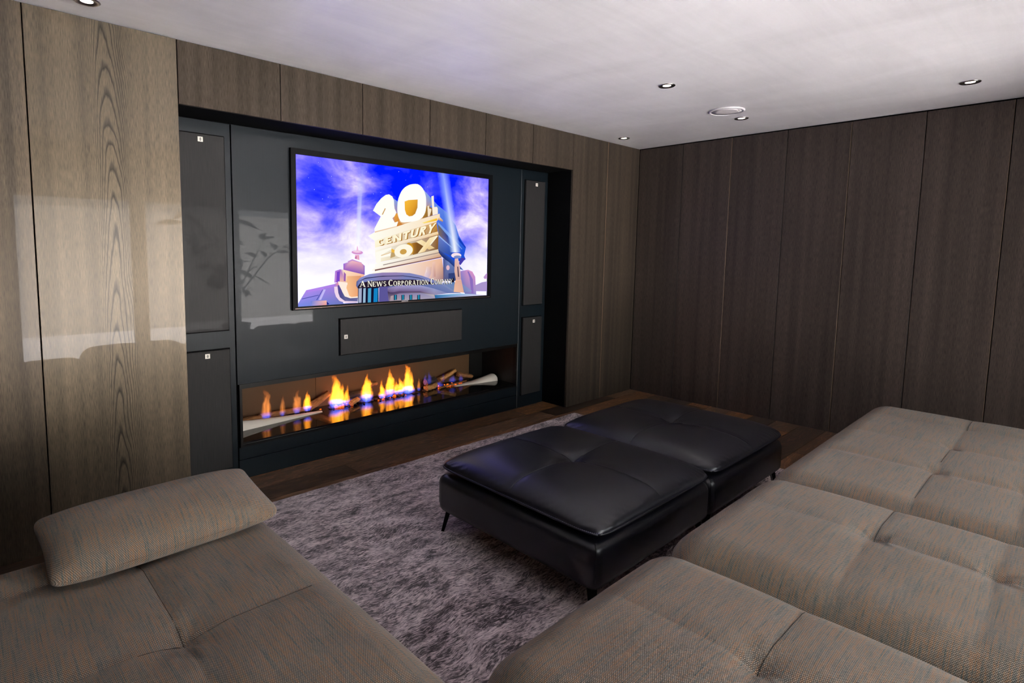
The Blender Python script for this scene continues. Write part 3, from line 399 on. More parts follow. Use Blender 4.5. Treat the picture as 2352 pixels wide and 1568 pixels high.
# glazed sliding door behind the sofa: the daylight
alu = simple('bronze_aluminium', (70, 64, 52), .4, .5)
gl = Mat('window_glass')
fz = gl.n('Fresnel', {0: 1.45})
mg = gl.n('MixShader', {0: fz, 1: gl.n('BsdfTransparent', {0: (1, 1, 1, 1)}), 2: gl.n('BsdfGlossy', {0: (1, 1, 1, 1), 1: 0.0})})
gl.surf(mg)
door = struct(boxes_mesh('door_1', [(DX0, DX0 + .10, -4.74, -4.66, 0, DZ1), (DX1 - .10, DX1, -4.74, -4.66, 0, DZ1),
    (DX0 + .10, DX1 - .10, -4.74, -4.66, 1.99, DZ1), (DX0 + .10, DX1 - .10, -4.74, -4.66, 0, .10),
    (-3.645, -3.485, -4.74, -4.66, .10, 1.99), (-2.29, -2.13, -4.74, -4.66, .10, 1.99)], alu))
for x0, x1 in ((DX0 + .10, -3.645), (-3.485, -2.29), (-2.13, DX1 - .10)):
    obj('pane', [(x0, -4.70, .10), (x1, -4.70, .10), (x1, -4.70, 1.99), (x0, -4.70, 1.99)], [(0, 1, 2, 3)], gl.m, door)
terrace = struct(obj('terrace_ground', [(-40, -60, -.08), (40, -60, -.08), (40, -4.8, -.08), (-40, -4.8, -.08)], [(0, 1, 2, 3)], simple('pale_terrace_stone', (198, 197, 199), .7)))

struct(boxes_mesh('added_backdrop_wall', [(-16, 9, -8.6, -8.4, -.08, 2.1)], simple('backdrop_wall_grey', (186, 184, 180), .8)))  # unseen wall, added to even out the brightness mirrored from the door

# ------------------------------------------------------------------ rug
def build_rug():
    x0, x1, y0, y1 = -4.95, -1.19, -2.95, -.165
    nx, ny = 188, 140
    rg = random.Random(3)
    vs, fs, = [], []
    for j in range(ny + 1):
        for i in range(nx + 1):
            x = x0 + (x1 - x0) * i / nx; y = y0 + (y1 - y0) * j / ny
            e = i in (0, nx) or j in (0, ny)
            if i in (0, nx): x += rg.uniform(-.003, .003)
            if j in (0, ny): y += rg.uniform(-.003, .003)
            vs.append((x, y, .004 if e else .0105 + rg.uniform(-.0015, .0015)))
    for j in range(ny):
        for i in range(nx):
            a = j * (nx + 1) + i; fs.append((a, a + 1, a + nx + 2, a + nx + 1))
    b = len(vs)
    vs += [(x0, y0, .001), (x1, y0, .001), (x1, y1, .001), (x0, y1, .001)]; fs.append((b + 3, b + 2, b + 1, b))
    o = obj('area_rug', vs, fs, MT['rug'], smooth=True)
    return tag(o, 'mottled mauve-grey low-pile area rug lying under the ottomans', 'rug')
build_rug()

# ------------------------------------------------------------------ upholstery
def edge_samples(a, b, r, n_mid, n_edge=7):
    e = [r * (1 - math.cos(math.pi / 2 * k / n_edge)) for k in range(n_edge)]
    mid = [a + r + (b - a - 2 * r) * k / n_mid for k in range(n_mid + 1)]
    return [a + v for v in e] + mid + [b - v for v in reversed(e)]
def segdist(x, y, s):
    (ax, ay), (bx, by) = s[0], s[1]
    dx, dy = bx - ax, by - ay; L2 = dx * dx + dy * dy
    t = max(0, min(1, ((x - ax) * dx + (y - ay) * dy) / L2))
    return math.hypot(x - ax - t * dx, y - ay - t * dy)
def cushion_top(x0, x1, y0, y1, ztop, zbot, r, tufts=(), seams=(), crown=.0, n=70, along='x', front_slope=None, hfun=None):
    """quilted cushion: rounded upper shell with tufts and seams; returns verts, faces, uvs"""
    X = edge_samples(x0, x1, r, n); Y = edge_samples(y0, y1, r, n)
    vs, uvs = [], []
    cx, cy = (x0 + x1) / 2, (y0 + y1) / 2
    for yy in Y:
        for xx in X:
            ex = max(0, x0 + r - xx) - max(0, xx - (x1 - r)); ey = max(0, y0 + r - yy) - max(0, yy - (y1 - r))
            el = math.hypot(ex, ey); px, py = xx, yy
            if el > r:
                k = r / el; px = xx + ex * (1 - k); py = yy + ey * (1 - k); el = r
            drop = r - math.sqrt(max(0, r * r - el * el))
            a = max(0, 1 - ((px - cx) / ((x1 - x0) / 2)) ** 2) * max(0, 1 - ((py - cy) / ((y1 - y0) / 2)) ** 2)
            z = ztop - drop + crown * math.sqrt(a)
            fade = 1 - min(1, drop / r)
            d = 0.0
            for tx, ty, dp, rad in tufts:
                q = math.hypot(px - tx, py - ty); ang = math.atan2(py - ty, px - tx)
                d = max(d, dp * math.exp(-(q / rad) ** 1.15) * (1 + .10 * math.cos(ang * 7 + tx * 9) * min(1, q / .03)))
            for s in seams:
                q = segdist(px, py, s); d = max(d, s[2] * math.exp(-(q / s[3]) ** 1.5)) + (s[4] * math.exp(-(q / .005) ** 2) if len(s) > 4 else 0)
            z -= d * fade
            if hfun: z += hfun(px, py) * fade
            vs.append((px, py, z))
            su = px - (drop if ex > 0 else -drop if ex < 0 else 0); sv = py - (drop if ey > 0 else -drop if ey < 0 else 0)
            uvs.append((sv, su) if along == 'x' else (su, sv))
    nx, ny = len(X), len(Y); fs = []
    for j in range(ny - 1):
        for i in range(nx - 1):
            a = j * nx + i; fs.append((a, a + 1, a + nx + 1, a + nx))
    ring = [i for i in range(nx)] + [j * nx + nx - 1 for j in range(1, ny)] + [(ny - 1) * nx + i for i in range(nx - 2, -1, -1)] + [j * nx for j in range(ny - 2, 0, -1)]
    b = len(vs); m = len(ring)
    for idx in ring:
        x, y, z = vs[idx]; vs.append((x, y, zbot)); u, v = uvs[idx]; h = z - zbot
        if abs(y - y0) < 1e-4 or abs(y - y1) < 1e-4: q = (0, -h if abs(y - y0) < 1e-4 else h)
        else: q = (-h if abs(x - x0) < .05 else h, 0)
        uvs.append((u + q[1], v + q[0]) if along == 'x' else (u + q[0], v + q[1]))
    for k in range(m):
        a, c = ring[k], ring[(k + 1) % m]; fs.append((c, a, b + k, b + (k + 1) % m))
    fs.append(tuple(b + k for k in range(m)))
    return vs, fs, uvs
def surf_z(vs, x, y):
    return min(vs, key=lambda v: (v[0] - x) ** 2 + (v[1] - y) ** 2)[2]

sofa_leg = box_me('leg', .05, .05, .07, .004, [MT['black_metal']])
def sofa_section(x0, x1, y0, y1, tufts, seams, label, along, ztop=.455, r=.13, crown=.012, threads=(), n=90, hfun=None):
    o = (((x0 + x1) / 2), ((y0 + y1) / 2), 0)
    t = empty('sofa_section', o); tag(t, label, 'sofa', 'grey woven sofa modules')
    g = .002
    vs, fs, uvs = cushion_top(x0 + g, x1 - g, y0 + g, y1 - g, ztop, .17, r, tufts, seams, crown, n, along, hfun=hfun)
    vs = [(a - o[0], b - o[1], c) for a, b, c in vs]
    c = obj('seat_cushion', vs, fs, MT['weave'], t, True, uvs)
    i = 0
    va = np.array(vs)
    for p, q in threads:                      # the stitched seam line lying in its groove
        pts = []
        N = max(8, int(math.dist(p, q) / .02))
        for k in range(N + 1):
            x = p[0] + (q[0] - p[0]) * k / N - o[0]; y = p[1] + (q[1] - p[1]) * k / N - o[1]
            z = va[np.argmin((va[:, 0] - x) ** 2 + (va[:, 1] - y) ** 2), 2]
            pts.append((x, y, z + .0005))
        v, f = tube(pts, .0009, 5); obj('seam', v, f, MT['thread'], c, True)
    box('base', x0 + .015, x1 - .015, y0 + .02, y1 - .02, .075, .172, MT['black'], t, .01, 2, origin=o)
    for lx in (x0 + .09, x1 - .09):
        for ly in (y0 + .09, y1 - .09):
            link('leg', sofa_leg, t, (lx - o[0], ly - o[1], .0475))
    return t
YF, YBK = -2.235, -3.42          # front and back of the long sofa
def sm(d, w, cr=.003): return (d, w, cr)
def row(x0, x1, tx, ys, fd=.006):
    """tufts in columns tx; grooves run front-to-back through every column and across through every row"""
    tufts, seams, th = [], [], []
    for x in tx:
        for y in ys: tufts.append((x, y, .032, .055))
        seams.append(((x, YF - .10), (x, ys[0]), fd, .045, .001)); pass
        seams.append(((x, ys[0]), (x, YBK), .017, .045, .0015))
    for y in ys:
        seams.append(((x0 + .05, y), (x1 - .05, y), .004, .06, .0015)); pass
    return tufts, seams, th
ta, sa, tha = row(-4.47, -3.50, [-3.93], [-2.735, -3.07])
sofa_section(-4.435, -3.50, YBK, YF, ta, sa, 'grey-brown woven seat module closest to the camera, in the long sofa', 'x', crown=.03, threads=[((-3.93, -2.735), (-3.60, -2.735))])
tb, sb, thb = row(-3.50, -2.53, [-2.955], [-2.755, -3.07])
sofa_section(-3.50, -2.535, YBK, YF, tb, sb, 'grey-brown woven seat module in the middle of the long sofa', 'x', crown=.03, threads=[((-2.955, -2.755), (-2.64, -2.755))])
tcx, scx, thc = row(-2.53, -.62, [-1.945, -1.455, -.95], [-2.775, -3.08], .013)
sofa_section(-2.535, -.62, YBK, YF, tcx, scx, 'longest grey-brown woven seat module, at the far end by the dark wall', 'x', threads=[((-2.40, -2.775), (-1.945, -2.775)), ((-1.80, -2.775), (-1.455, -2.775)), ((-.95, -2.775), (-.76, -2.775))], n=130, crown=.012)

# the chaise beside the panelled cheek, with its headrest cushion
LX0, LX1, LY0, LY1 = -5.45, -4.44, -2.95, -.96
tl = [(-4.915, yy, .036, .08) for yy in (-1.21, -1.715, -2.22)]
sl = [((-4.915, -1.03), (-4.915, -2.9), .010, .05, .003)] + [((-5.4, yy), (-4.52, yy), .009, .05, .003) for yy in (-1.21, -1.715, -2.22)]
thl = [((-4.915, -1.20), (-4.915, -1.715))] + [((-5.02, yy), (-4.56, yy)) for yy in (-1.715,)]
sofa_section(LX0, LX1, LY0, LY1, tl, sl, 'grey-green woven chaise with a cushion on its end, beside the wood panels', 'y', threads=thl, n=120, crown=.012)

def pillow(sx, sy, sz, n=60):
    vs, uvs, fs = [], [], []
    for side in (1, -1):
        for j in range(n + 1):
            for i in range(n + 1):
                u = math.sin(math.pi / 2 * (2 * i / n - 1)); v = math.sin(math.pi / 2 * (2 * j / n - 1))
                pin = 1 - .035 * (1 - abs(v) ** 2) * abs(u) ** 3
                x = u * sx / 2 * pin; y = v * sy / 2 * (1 - .02 * (1 - u * u) * abs(v) ** 3)
                rc = max(0, (abs(u) ** 9 + abs(v) ** 9) - 1)
                k = 1 - .06 * min(1, rc)
                h = sz / 2 * (max(0, 1 - abs(u) ** 3.4) ** .5) * (max(0, 1 - abs(v) ** 2.6) ** .5)
                vs.append((x * k, y * k, side * h)); uvs.append((x, y + side * .0) if True else 0)
    m = (n + 1) ** 2
    A = np.array(vs).reshape(2, n + 1, n + 1, 3); c = n // 2        # unroll the cloth by arc length from the middle
    for s in (0, 1):
        dj = np.linalg.norm(np.diff(A[s], axis=0), axis=2); cj = np.vstack([np.zeros((1, n + 1)), np.cumsum(dj, 0)]); cj -= cj[c:c + 1]
        di = np.linalg.norm(np.diff(A[s], axis=1), axis=2); ci = np.hstack([np.zeros((n + 1, 1)), np.cumsum(di, 1)]); ci -= ci[:, c:c + 1]
        for j in range(n + 1):
            for i in range(n + 1): uvs[s * m + j * (n + 1) + i] = (float(ci[j, i]), float(cj[j, i]))
    for s in (0, 1):
        for j in range(n):
            for i in range(n):
                a = s * m + j * (n + 1) + i
                f = (a, a + 1, a + n + 2, a + n + 1); fs.append(f if s == 0 else f[::-1])
    return vs, fs, uvs
pv, pf, pu = pillow(.69, .35, .145)
pw = obj('headrest_cushion', pv, pf, MT['weave'], None, True, pu)
bmw = bmesh.new(); bmw.from_mesh(pw.data); bmesh.ops.remove_doubles(bmw, verts=bmw.verts, dist=.0004); bmw.to_mesh(pw.data); bmw.free()
pw.location = (-4.815, -1.145, .532); pw.rotation_euler = (R(10), R(0), R(1.5))
tag(pw, 'long woven cushion lying on the end of the chaise', 'cushion')
# ------------------------------------------------------------------ leather ottomans
def ottoman(x0, x1, label):
    y0, y1 = -2.005, -1.03
    cx, cy = (x0 + x1) / 2, (y0 + y1) / 2; o = (cx, cy, 0)
    t = empty('ottoman', o); tag(t, label, 'ottoman', 'black leather ottomans')
    # base: soft-edged upholstered block
    me = box_me('base', x1 - x0 - .006, y1 - y0, .20, .046, [MT['leather']], 6)
    me.polygons.foreach_set('use_smooth', [True] * len(me.polygons))
    b = link('base', me, t, (0, 0, .215))
    for sx in (-1, 1):                              # welted corner seams
        for sy in (-1, 1):
            cxw, cyw = sx * ((x1 - x0 - .006) / 2 - .046), sy * ((y1 - y0) / 2 - .046); d = .7071 * .046
            wp = [(cxw + sx * d, cyw + sy * d, z) for z in (-.052, -.02, .02, .05)]
            wp += [(cxw + sx * d * math.cos(a_), cyw + sy * d * math.cos(a_), .054 + .046 * math.sin(a_)) for a_ in (.2, .45, .7, .95, 1.2)]
            v, f = tube(wp, .0022, 6)
            obj('welt', v, f, MT['leather'], b, True)
    # cushion: lower lip, piped edge, crowned top with one tuft
    hx, hy = (x1 - x0) / 2 - .012, (y1 - y0) / 2 + .002
    def h(x, y): return 0
    n = 84; vs, fs = [], []
    def prof(side):
        for j in range(n + 1):
            for i in range(n + 1):
                u = math.sin(math.pi / 2 * (2 * i / n - 1)); v = math.sin(math.pi / 2 * (2 * j / n - 1))
                rc = max(0, abs(u) ** 10 + abs(v) ** 10 - 1)
                k = 1 - .045 * min(1, rc)
                x, y = u * hx * k, v * hy * k
                a = max(0, 1 - abs(u) ** 5) ** .5 * max(0, 1 - abs(v) ** 5) ** .5
                if side > 0:
                    z = .352 + .082 * a
                    q = math.hypot(x - .0, y - .0); ang = math.atan2(y, x)
                    z -= .034 * math.exp(-(q / .10) ** 1.1) * (1 + .10 * math.cos(ang * 6 + .7) * min(1, q / .03))
                    z -= .005 * math.exp(-(abs(x) / .012) ** 1.4) * (1 - min(1, rc)) * a
                    z -= .005 * math.exp(-(abs(y) / .012) ** 1.4) * a
                    # gathers along the stitched edge
                    d = min(hx - abs(x), hy - abs(y))
                    z -= .0016 * math.exp(-((d - .02) / .02) ** 2) * (1 + math.cos((x + y) * 150 + 2 * math.sin((x - y) * 23)))
                else:
                    z = .352 - .045 * max(0, 1 - abs(u) ** 7) ** .7 * max(0, 1 - abs(v) ** 7) ** .7
                vs.append((x, y, z))
    prof(1); prof(-1)
    m = (n + 1) ** 2
    for s in (0, 1):
        for j in range(n):
            for i in range(n):
                a = s * m + j * (n + 1) + i; f = (a, a + 1, a + n + 2, a + n + 1); fs.append(f if s == 0 else f[::-1])
    c = obj('cushion', vs, fs, MT['leather'], t, True)
    bm = bmesh.new(); bm.from_mesh(c.data); bmesh.ops.remove_doubles(bm, verts=bm.verts, dist=.0004); bm.to_mesh(c.data); bm.free()
    va = np.array(vs[:m])
    def zt(x, y): return va[np.argmin((va[:, 0] - x) ** 2 + (va[:, 1] - y) ** 2), 2]
    for P in ([(k / 60 * 2 * hx - hx, 0) for k in range(1, 60)], [(0, k / 60 * 2 * hy - hy) for k in range(1, 60)]):
        v, f = tube([(x, y, zt(x, y) + .0008) for x, y in P], .0018, 5); obj('top_seam', v, f, MT['leather'], c, True)
    # piping with a stitch row
    ring = []
    N = 200
    for k in range(N + 1):
        s = k / N * 4; sd = int(s) % 4; w_ = s - int(s)
        e = 2 * w_ - 1
        u, v = ((e, -1), (1, e), (-e, 1), (-1, -e))[sd]
        rc = max(0, abs(u) ** 10 + abs(v) ** 10 - 1); kk = 1 - .045 * min(1, rc)
        ring.append((u * hx * kk, v * hy * kk, .352))
    v, f = tube(ring, .0045, 6); obj('piping', v, f, MT['leather'], c, True)
    sv, sf = [], []
    for k in range(N * 2):                           # blanket stitches over the edge
        q = k / 2; i0 = int(q) % N; a = Vector(ring[i0]).lerp(Vector(ring[(i0 + 1) % N]), q - int(q))
        inw = Vector((-a.x, -a.y, 0)); 
        d = Vector((-math.copysign(1, a.x) if hx - abs(a.x) < hy - abs(a.y) else 0, -math.copysign(1, a.y) if hx - abs(a.x) >= hy - abs(a.y) else 0, 0))
        p0 = a + Vector((0, 0, .004)) - d * .001; p1 = a + d * .010 + Vector((0, 0, .0095 + .001))
        vv, ff = tube([p0, p1], .0011, 3); bb = len(sv); sv += vv; sf += [tuple(bb + i for i in g) for g in ff]
    st = obj('stitching', sv, sf, MT['stitch'], c); st['kind'] = 'stuff'
    # splayed blade legs
    for sx in (-1, 1):
        for sy in (-1, 1):
            bx, by = sx * ((x1 - x0) / 2 - .048), sy * ((y1 - y0) / 2 - .05)
            fx, fy = sx * ((x1 - x0) / 2 - .028), sy * ((y1 - y0) / 2 - .028)
            lv = []
            for (px, py, pz, wd) in ((bx, by, .125, .020), (fx, fy, .0125, .013)):
                for dx, dy in ((-wd, -wd * .6), (wd, -wd * .6), (wd, wd * .6), (-wd, wd * .6)):
                    a = math.atan2(sy, sx) + math.pi / 2
                    lv.append((px + dx * math.cos(a) - dy * math.sin(a), py + dx * math.sin(a) + dy * math.cos(a), pz))
            obj('leg', lv, [(3, 2, 1, 0), (4, 5, 6, 7), (0, 1, 5, 4), (1, 2, 6, 5), (2, 3, 7, 6), (3, 0, 4, 7)], MT['black_metal'], t)
    return t
ottoman(-3.52, -2.532, 'black leather ottoman closest to the chaise, on the open side of the rug')
ottoman(-2.528, -1.54, 'black leather ottoman farther back, towards the dark panelled wall')

# ------------------------------------------------------------------ wall speakers
badge_m = simple('white_badge', (232, 226, 216), .4); ink = simple('badge_ink', (70, 62, 56), .5)
def speaker(x0, x1, z0, z1, bx, bz, label, wide=.014, y=YR, frame=True):
    o = ((x0 + x1) / 2, y, z0)
    t = empty('wall_speaker', o); tag(t, label, 'speaker', 'cloth-fronted speakers in the media wall')
    box('housing', x0 - .006, x1 + .006, y - .006, y + .004, z0 - .006, z1 + .006, MT['void'], t, origin=o)
    g = box('grille', x0, x1, y - .020, y - .004, z0, z1, MT['grille'], t, .002, origin=o)
    me = box_me('badge', wide * 2, .004, wide * 2, .0016, [badge_m], 2)
    b = link('badge', me, t, (bx - o[0], -.021, bz - o[2]))
    for k, s in ((-1, .6), (0, .75), (1, .55)):
        link('badge_mark', box_me('badge_mark', wide * 1.1 * s, .001, wide * .28, 0, [ink]), b, (0, -.0024, k * wide * .42))
speaker(-4.345, -4.077, .954, 2.09, -4.21, 2.060, 'tall upper speaker in the bay beside the figured wood panel')
speaker(-4.345, -4.077, .100, .838, -4.207, .808, 'short lower speaker in the bay beside the figured wood panel')
speaker(-1.430, -1.170, .957, 2.082, -1.290, 2.050, 'tall upper speaker between the television and the black niche side')
speaker(-1.430, -1.170, .117, .838, -1.285, .800, 'short lower speaker beside the dark end of the fireplace')
speaker(-3.320, -2.187, .712, .963, -3.278, .838, 'wide centre speaker between television and fireplace')

# ------------------------------------------------------------------ television
TX0, TX1, TZ0, TZ1 = -3.668, -1.863, 1.045, 2.082
SX0, SX1, SZ0, SZ1 = -3.634, -1.901, 1.069, 2.046
def television():
    o = ((TX0 + TX1) / 2, YR, TZ0)
    t = empty('television', o); tag(t, 'large flat television glowing with a blue film studio title', 'television')
    box('body', TX0, TX1, YR - .012, YR - .004, TZ0, TZ1, MT['black'], t, origin=o)
    bz = simple('bezel_gloss', (3, 3, 4), .5, 0, .12); trim = simple('bezel_trim', (120, 100, 92), .3, .8)
    yb0, yb1 = YR - .026, YR - .012
    vs, fs = [], []
    oo = [(TX0, TZ0), (TX1, TZ0), (TX1, TZ1), (TX0, TZ1)]; ii = [(SX0, SZ0), (SX1, SZ0), (SX1, SZ1), (SX0, SZ1)]
    for yy in (yb0, yb1):
        vs += [(x, yy, z) for x, z in oo] + [(x, yy, z) for x, z in ii]
    for k in range(4):
        n = (k + 1) % 4
        fs += [(k, n, 4 + n, 4 + k), (8 + n, 8 + k, 12 + k, 12 + n), (n, k, 8 + k, 8 + n), (4 + k, 4 + n, 12 + n, 12 + k)]
    bezel = obj('bezel', [(a - o[0], b - o[1], c - o[2]) for a, b, c in vs], fs, bz, t)
    box('trim_strip', TX0 + .014, TX1 - .014, yb0 - .002, yb0 + .001, TZ0 + .010, TZ0 + .013, trim, bezel, origin=o)
    # screen: sky drawn by the shader, the title artwork as flat coloured shapes
    m = Mat('screen_sky')
    uv = m.n('UVMap', o=None, uv_map='UVMap').outputs[0]; u, v, _ = m.xyz(uv)
    n1 = m.noise(m.vec(m.math('MULTIPLY', u, 3.6), m.math('MULTIPLY', v, 3.2), 7.4), 1.0, 6, .56, .4)
    n2 = m.noise(m.vec(m.math('MULTIPLY', u, 9.0), m.math('MULTIPLY', v, 9.0), 4.0), 1.0, 4, .6, .3)
    du = m.math('SUBTRACT', u, .57); dv = m.math('SUBTRACT', v, .98)
    q = m.math('ADD', m.math('MULTIPLY', m.math('MULTIPLY', du, du), 9.0), m.math('MULTIPLY', m.math('MULTIPLY', dv, dv), 2.6))
    bias = m.math('MULTIPLY', m.math('MINIMUM', q, 1.0), .30)
    lowv = m.math('MULTIPLY', m.math('POWER', m.math('SUBTRACT', 1.0, v), 2.0), .42)
    du2 = m.math('SUBTRACT', u, .27); dv2 = m.math('SUBTRACT', v, .62)
    hole = m.math('MULTIPLY', m.n('ValToRGB', {0: m.math('ADD', m.math('MULTIPLY', m.math('MULTIPLY', du2, du2), 22.0), m.math('MULTIPLY', m.math('MULTIPLY', dv2, dv2), 60.0))}, o=0), -.0)
    f = m.math('ADD', m.math('ADD', m.math('ADD', m.math('MULTIPLY', n1, 1.5), -.29), m.math('MULTIPLY', n2, .18)), m.math('SUBTRACT', m.math('ADD', bias, lowv), .46))
    c = m.ramp(f, [(.10, (0, .004, .50)), (.24, (.014, .020, .56)), (.38, (.07, .060, .56)), (.54, (.19, .155, .56)), (.72, (.36, .33, .58))])
    # white glow low in the picture
    g = m.math('MULTIPLY', m.ramp(v, [(.12, 1.0), (.30, .75), (.46, .12), (.6, 0.0)]), .9)
    c = m.mix(g, c, (.38, .375, .50, 1))
    m.surf(m.n('Emission', {0: c, 1: TV_GAIN}))
    ys = yb1 - .001
    def P(uu, vv, lay=0): return (SX0 + uu * (SX1 - SX0) - o[0], ys - lay * 4e-5 - o[1], SZ0 + vv * (SZ1 - SZ0) - o[2])
    s = obj('screen', [P(0, 0), P(1, 0), P(1, 1), P(0, 1)], [(0, 1, 2, 3)], m.m, t, uvs=[(0, 0), (1, 0), (1, 1), (0, 1)])
    pm = Mat('screen_picture')
    ca = pm.n('VertexColor', o=None, layer_name='Col')
    pm.surf(pm.n('MixShader', {0: ca.outputs[1], 1: pm.n('BsdfTransparent'), 2: pm.n('Emission', {0: ca.outputs[0], 1: ART_GAIN})}))
    lay = [1]
    def art(name, shapes):
        """shapes: (points, colours, alphas)"""
        vs, fs, cs = [], [], []
        for pts, cols, al in shapes:
            b = len(vs); n = len(pts)
            for k, (a, bb) in enumerate(pts):
                vs.append(P(a, bb, lay[0])); cc = lin(cols[k if len(cols) > 1 else 0]); cs.append((cc[0], cc[1], cc[2], al[k] if al else 1.0))
            fs.append(tuple(range(b, b + n))); lay[0] += 1
        bm = bmesh.new(); cl = bm.loops.layers.float_color.new('Col'); V = [bm.verts.new(v) for v in vs]
        for f in fs:
            try: F = bm.faces.new([V[i] for i in f])
            except ValueError: continue
            for lp, i in zip(F.loops, f): lp[cl] = cs[i]
        bmesh.ops.triangulate(bm, faces=bm.faces[:], ngon_method='EAR_CLIP')
        me = bpy.data.meshes.new(name); bm.to_mesh(me); bm.free(); me.materials.append(pm.m)
        r_ = link(name, me, s)
        if name in ('picture_stars', 'picture_letters', 'picture_caption'): r_['kind'] = 'stuff'
        return r_
    rg = random.Random(5)
    stars = []
    for k in range(46):
        a, b = rg.uniform(.05, .97), rg.uniform(.62, .97); d = rg.uniform(.0008, .0018)
        stars.append(([(a - d, b), (a, b - d * 1.77), (a + d, b), (a, b + d * 1.77)], [(200, 205, 255)], None))
    art('picture_stars', stars)
    art('picture_monument', [(p, c_, a) for p, c_, a in PIC])
    def quad(Q, a, b):
        (x0, y0), (x1, y1), (x2, y2), (x3, y3) = Q
        return ((x0 * (1 - a) + x1 * a) * (1 - b) + (x3 * (1 - a) + x2 * a) * b, (y0 * (1 - a) + y1 * a) * (1 - b) + (y3 * (1 - a) + y2 * a) * b)
    def word(txt, Q, colr, name, a0=0, a1=1, b0=0, b1=1, gap=.22, wt=1.0, serif=True):
        sh = []; x = 0; L = []
        for ch in txt: w_ = GW.get(ch, .8); L.append((ch, x, w_)); x += w_ + gap
        tot = x - gap
        for ch, xo, w_ in L:
            for poly in glyph(ch, wt, serif):
                sh.append(([quad(Q, a0 + (a1 - a0) * (xo + px * w_) / tot, b0 + (b1 - b0) * py) for px, py in poly], [colr], None))
        return art(name, sh)
    word('CENTURY', TXT['century_sh'], (165, 105, 15), 'picture_letters', wt=1.5, serif=False, gap=.16)
    word('CENTURY', TXT['century'], (255, 246, 214), 'picture_letters', wt=1.35, serif=False, gap=.16)
    for sh_, cc in (((.0025, -.004), (30, 22, 20)), ((0, 0), (255, 250, 232))):
        Q = [(a + sh_[0], b + sh_[1]) for a, b in TXT['cap']]
        for txt, (a0, a1), hgt in zip(('A', 'N', 'EWS', 'C', 'ORPORATION', 'C', 'OMPANY'), TXT['capw'], (1, 1, .8, 1, .8, 1, .8)):
            word(txt, Q, cc, 'picture_caption', a0, a1, 0, hgt, gap=.14)
    # maker's name under the screen
    fm = emit('bezel_print', (150, 146, 150), .6)
    cu = bpy.data.curves.new('bezel_lettering', 'FONT'); cu.body = 'SAMSUNG'; cu.size = .013; cu.align_x = 'CENTER'; cu.offset = .0004
    to = bpy.data.objects.new('bezel_lettering_curve', cu); col.objects.link(to)
    bpy.context.view_layer.update()
    me = bpy.data.meshes.new_from_object(to.evaluated_get(bpy.context.evaluated_depsgraph_get()))
    bpy.data.objects.remove(to); me.materials.clear(); me.materials.append(simple('bezel_print_grey', (170, 168, 172), .4))
    lo = link('bezel_lettering', me, bezel, (-2.775 - o[0], yb0 - .0008 - o[1], TZ0 + .0145 - o[2])); lo.rotation_euler = (R(90), 0, 0)
    return t

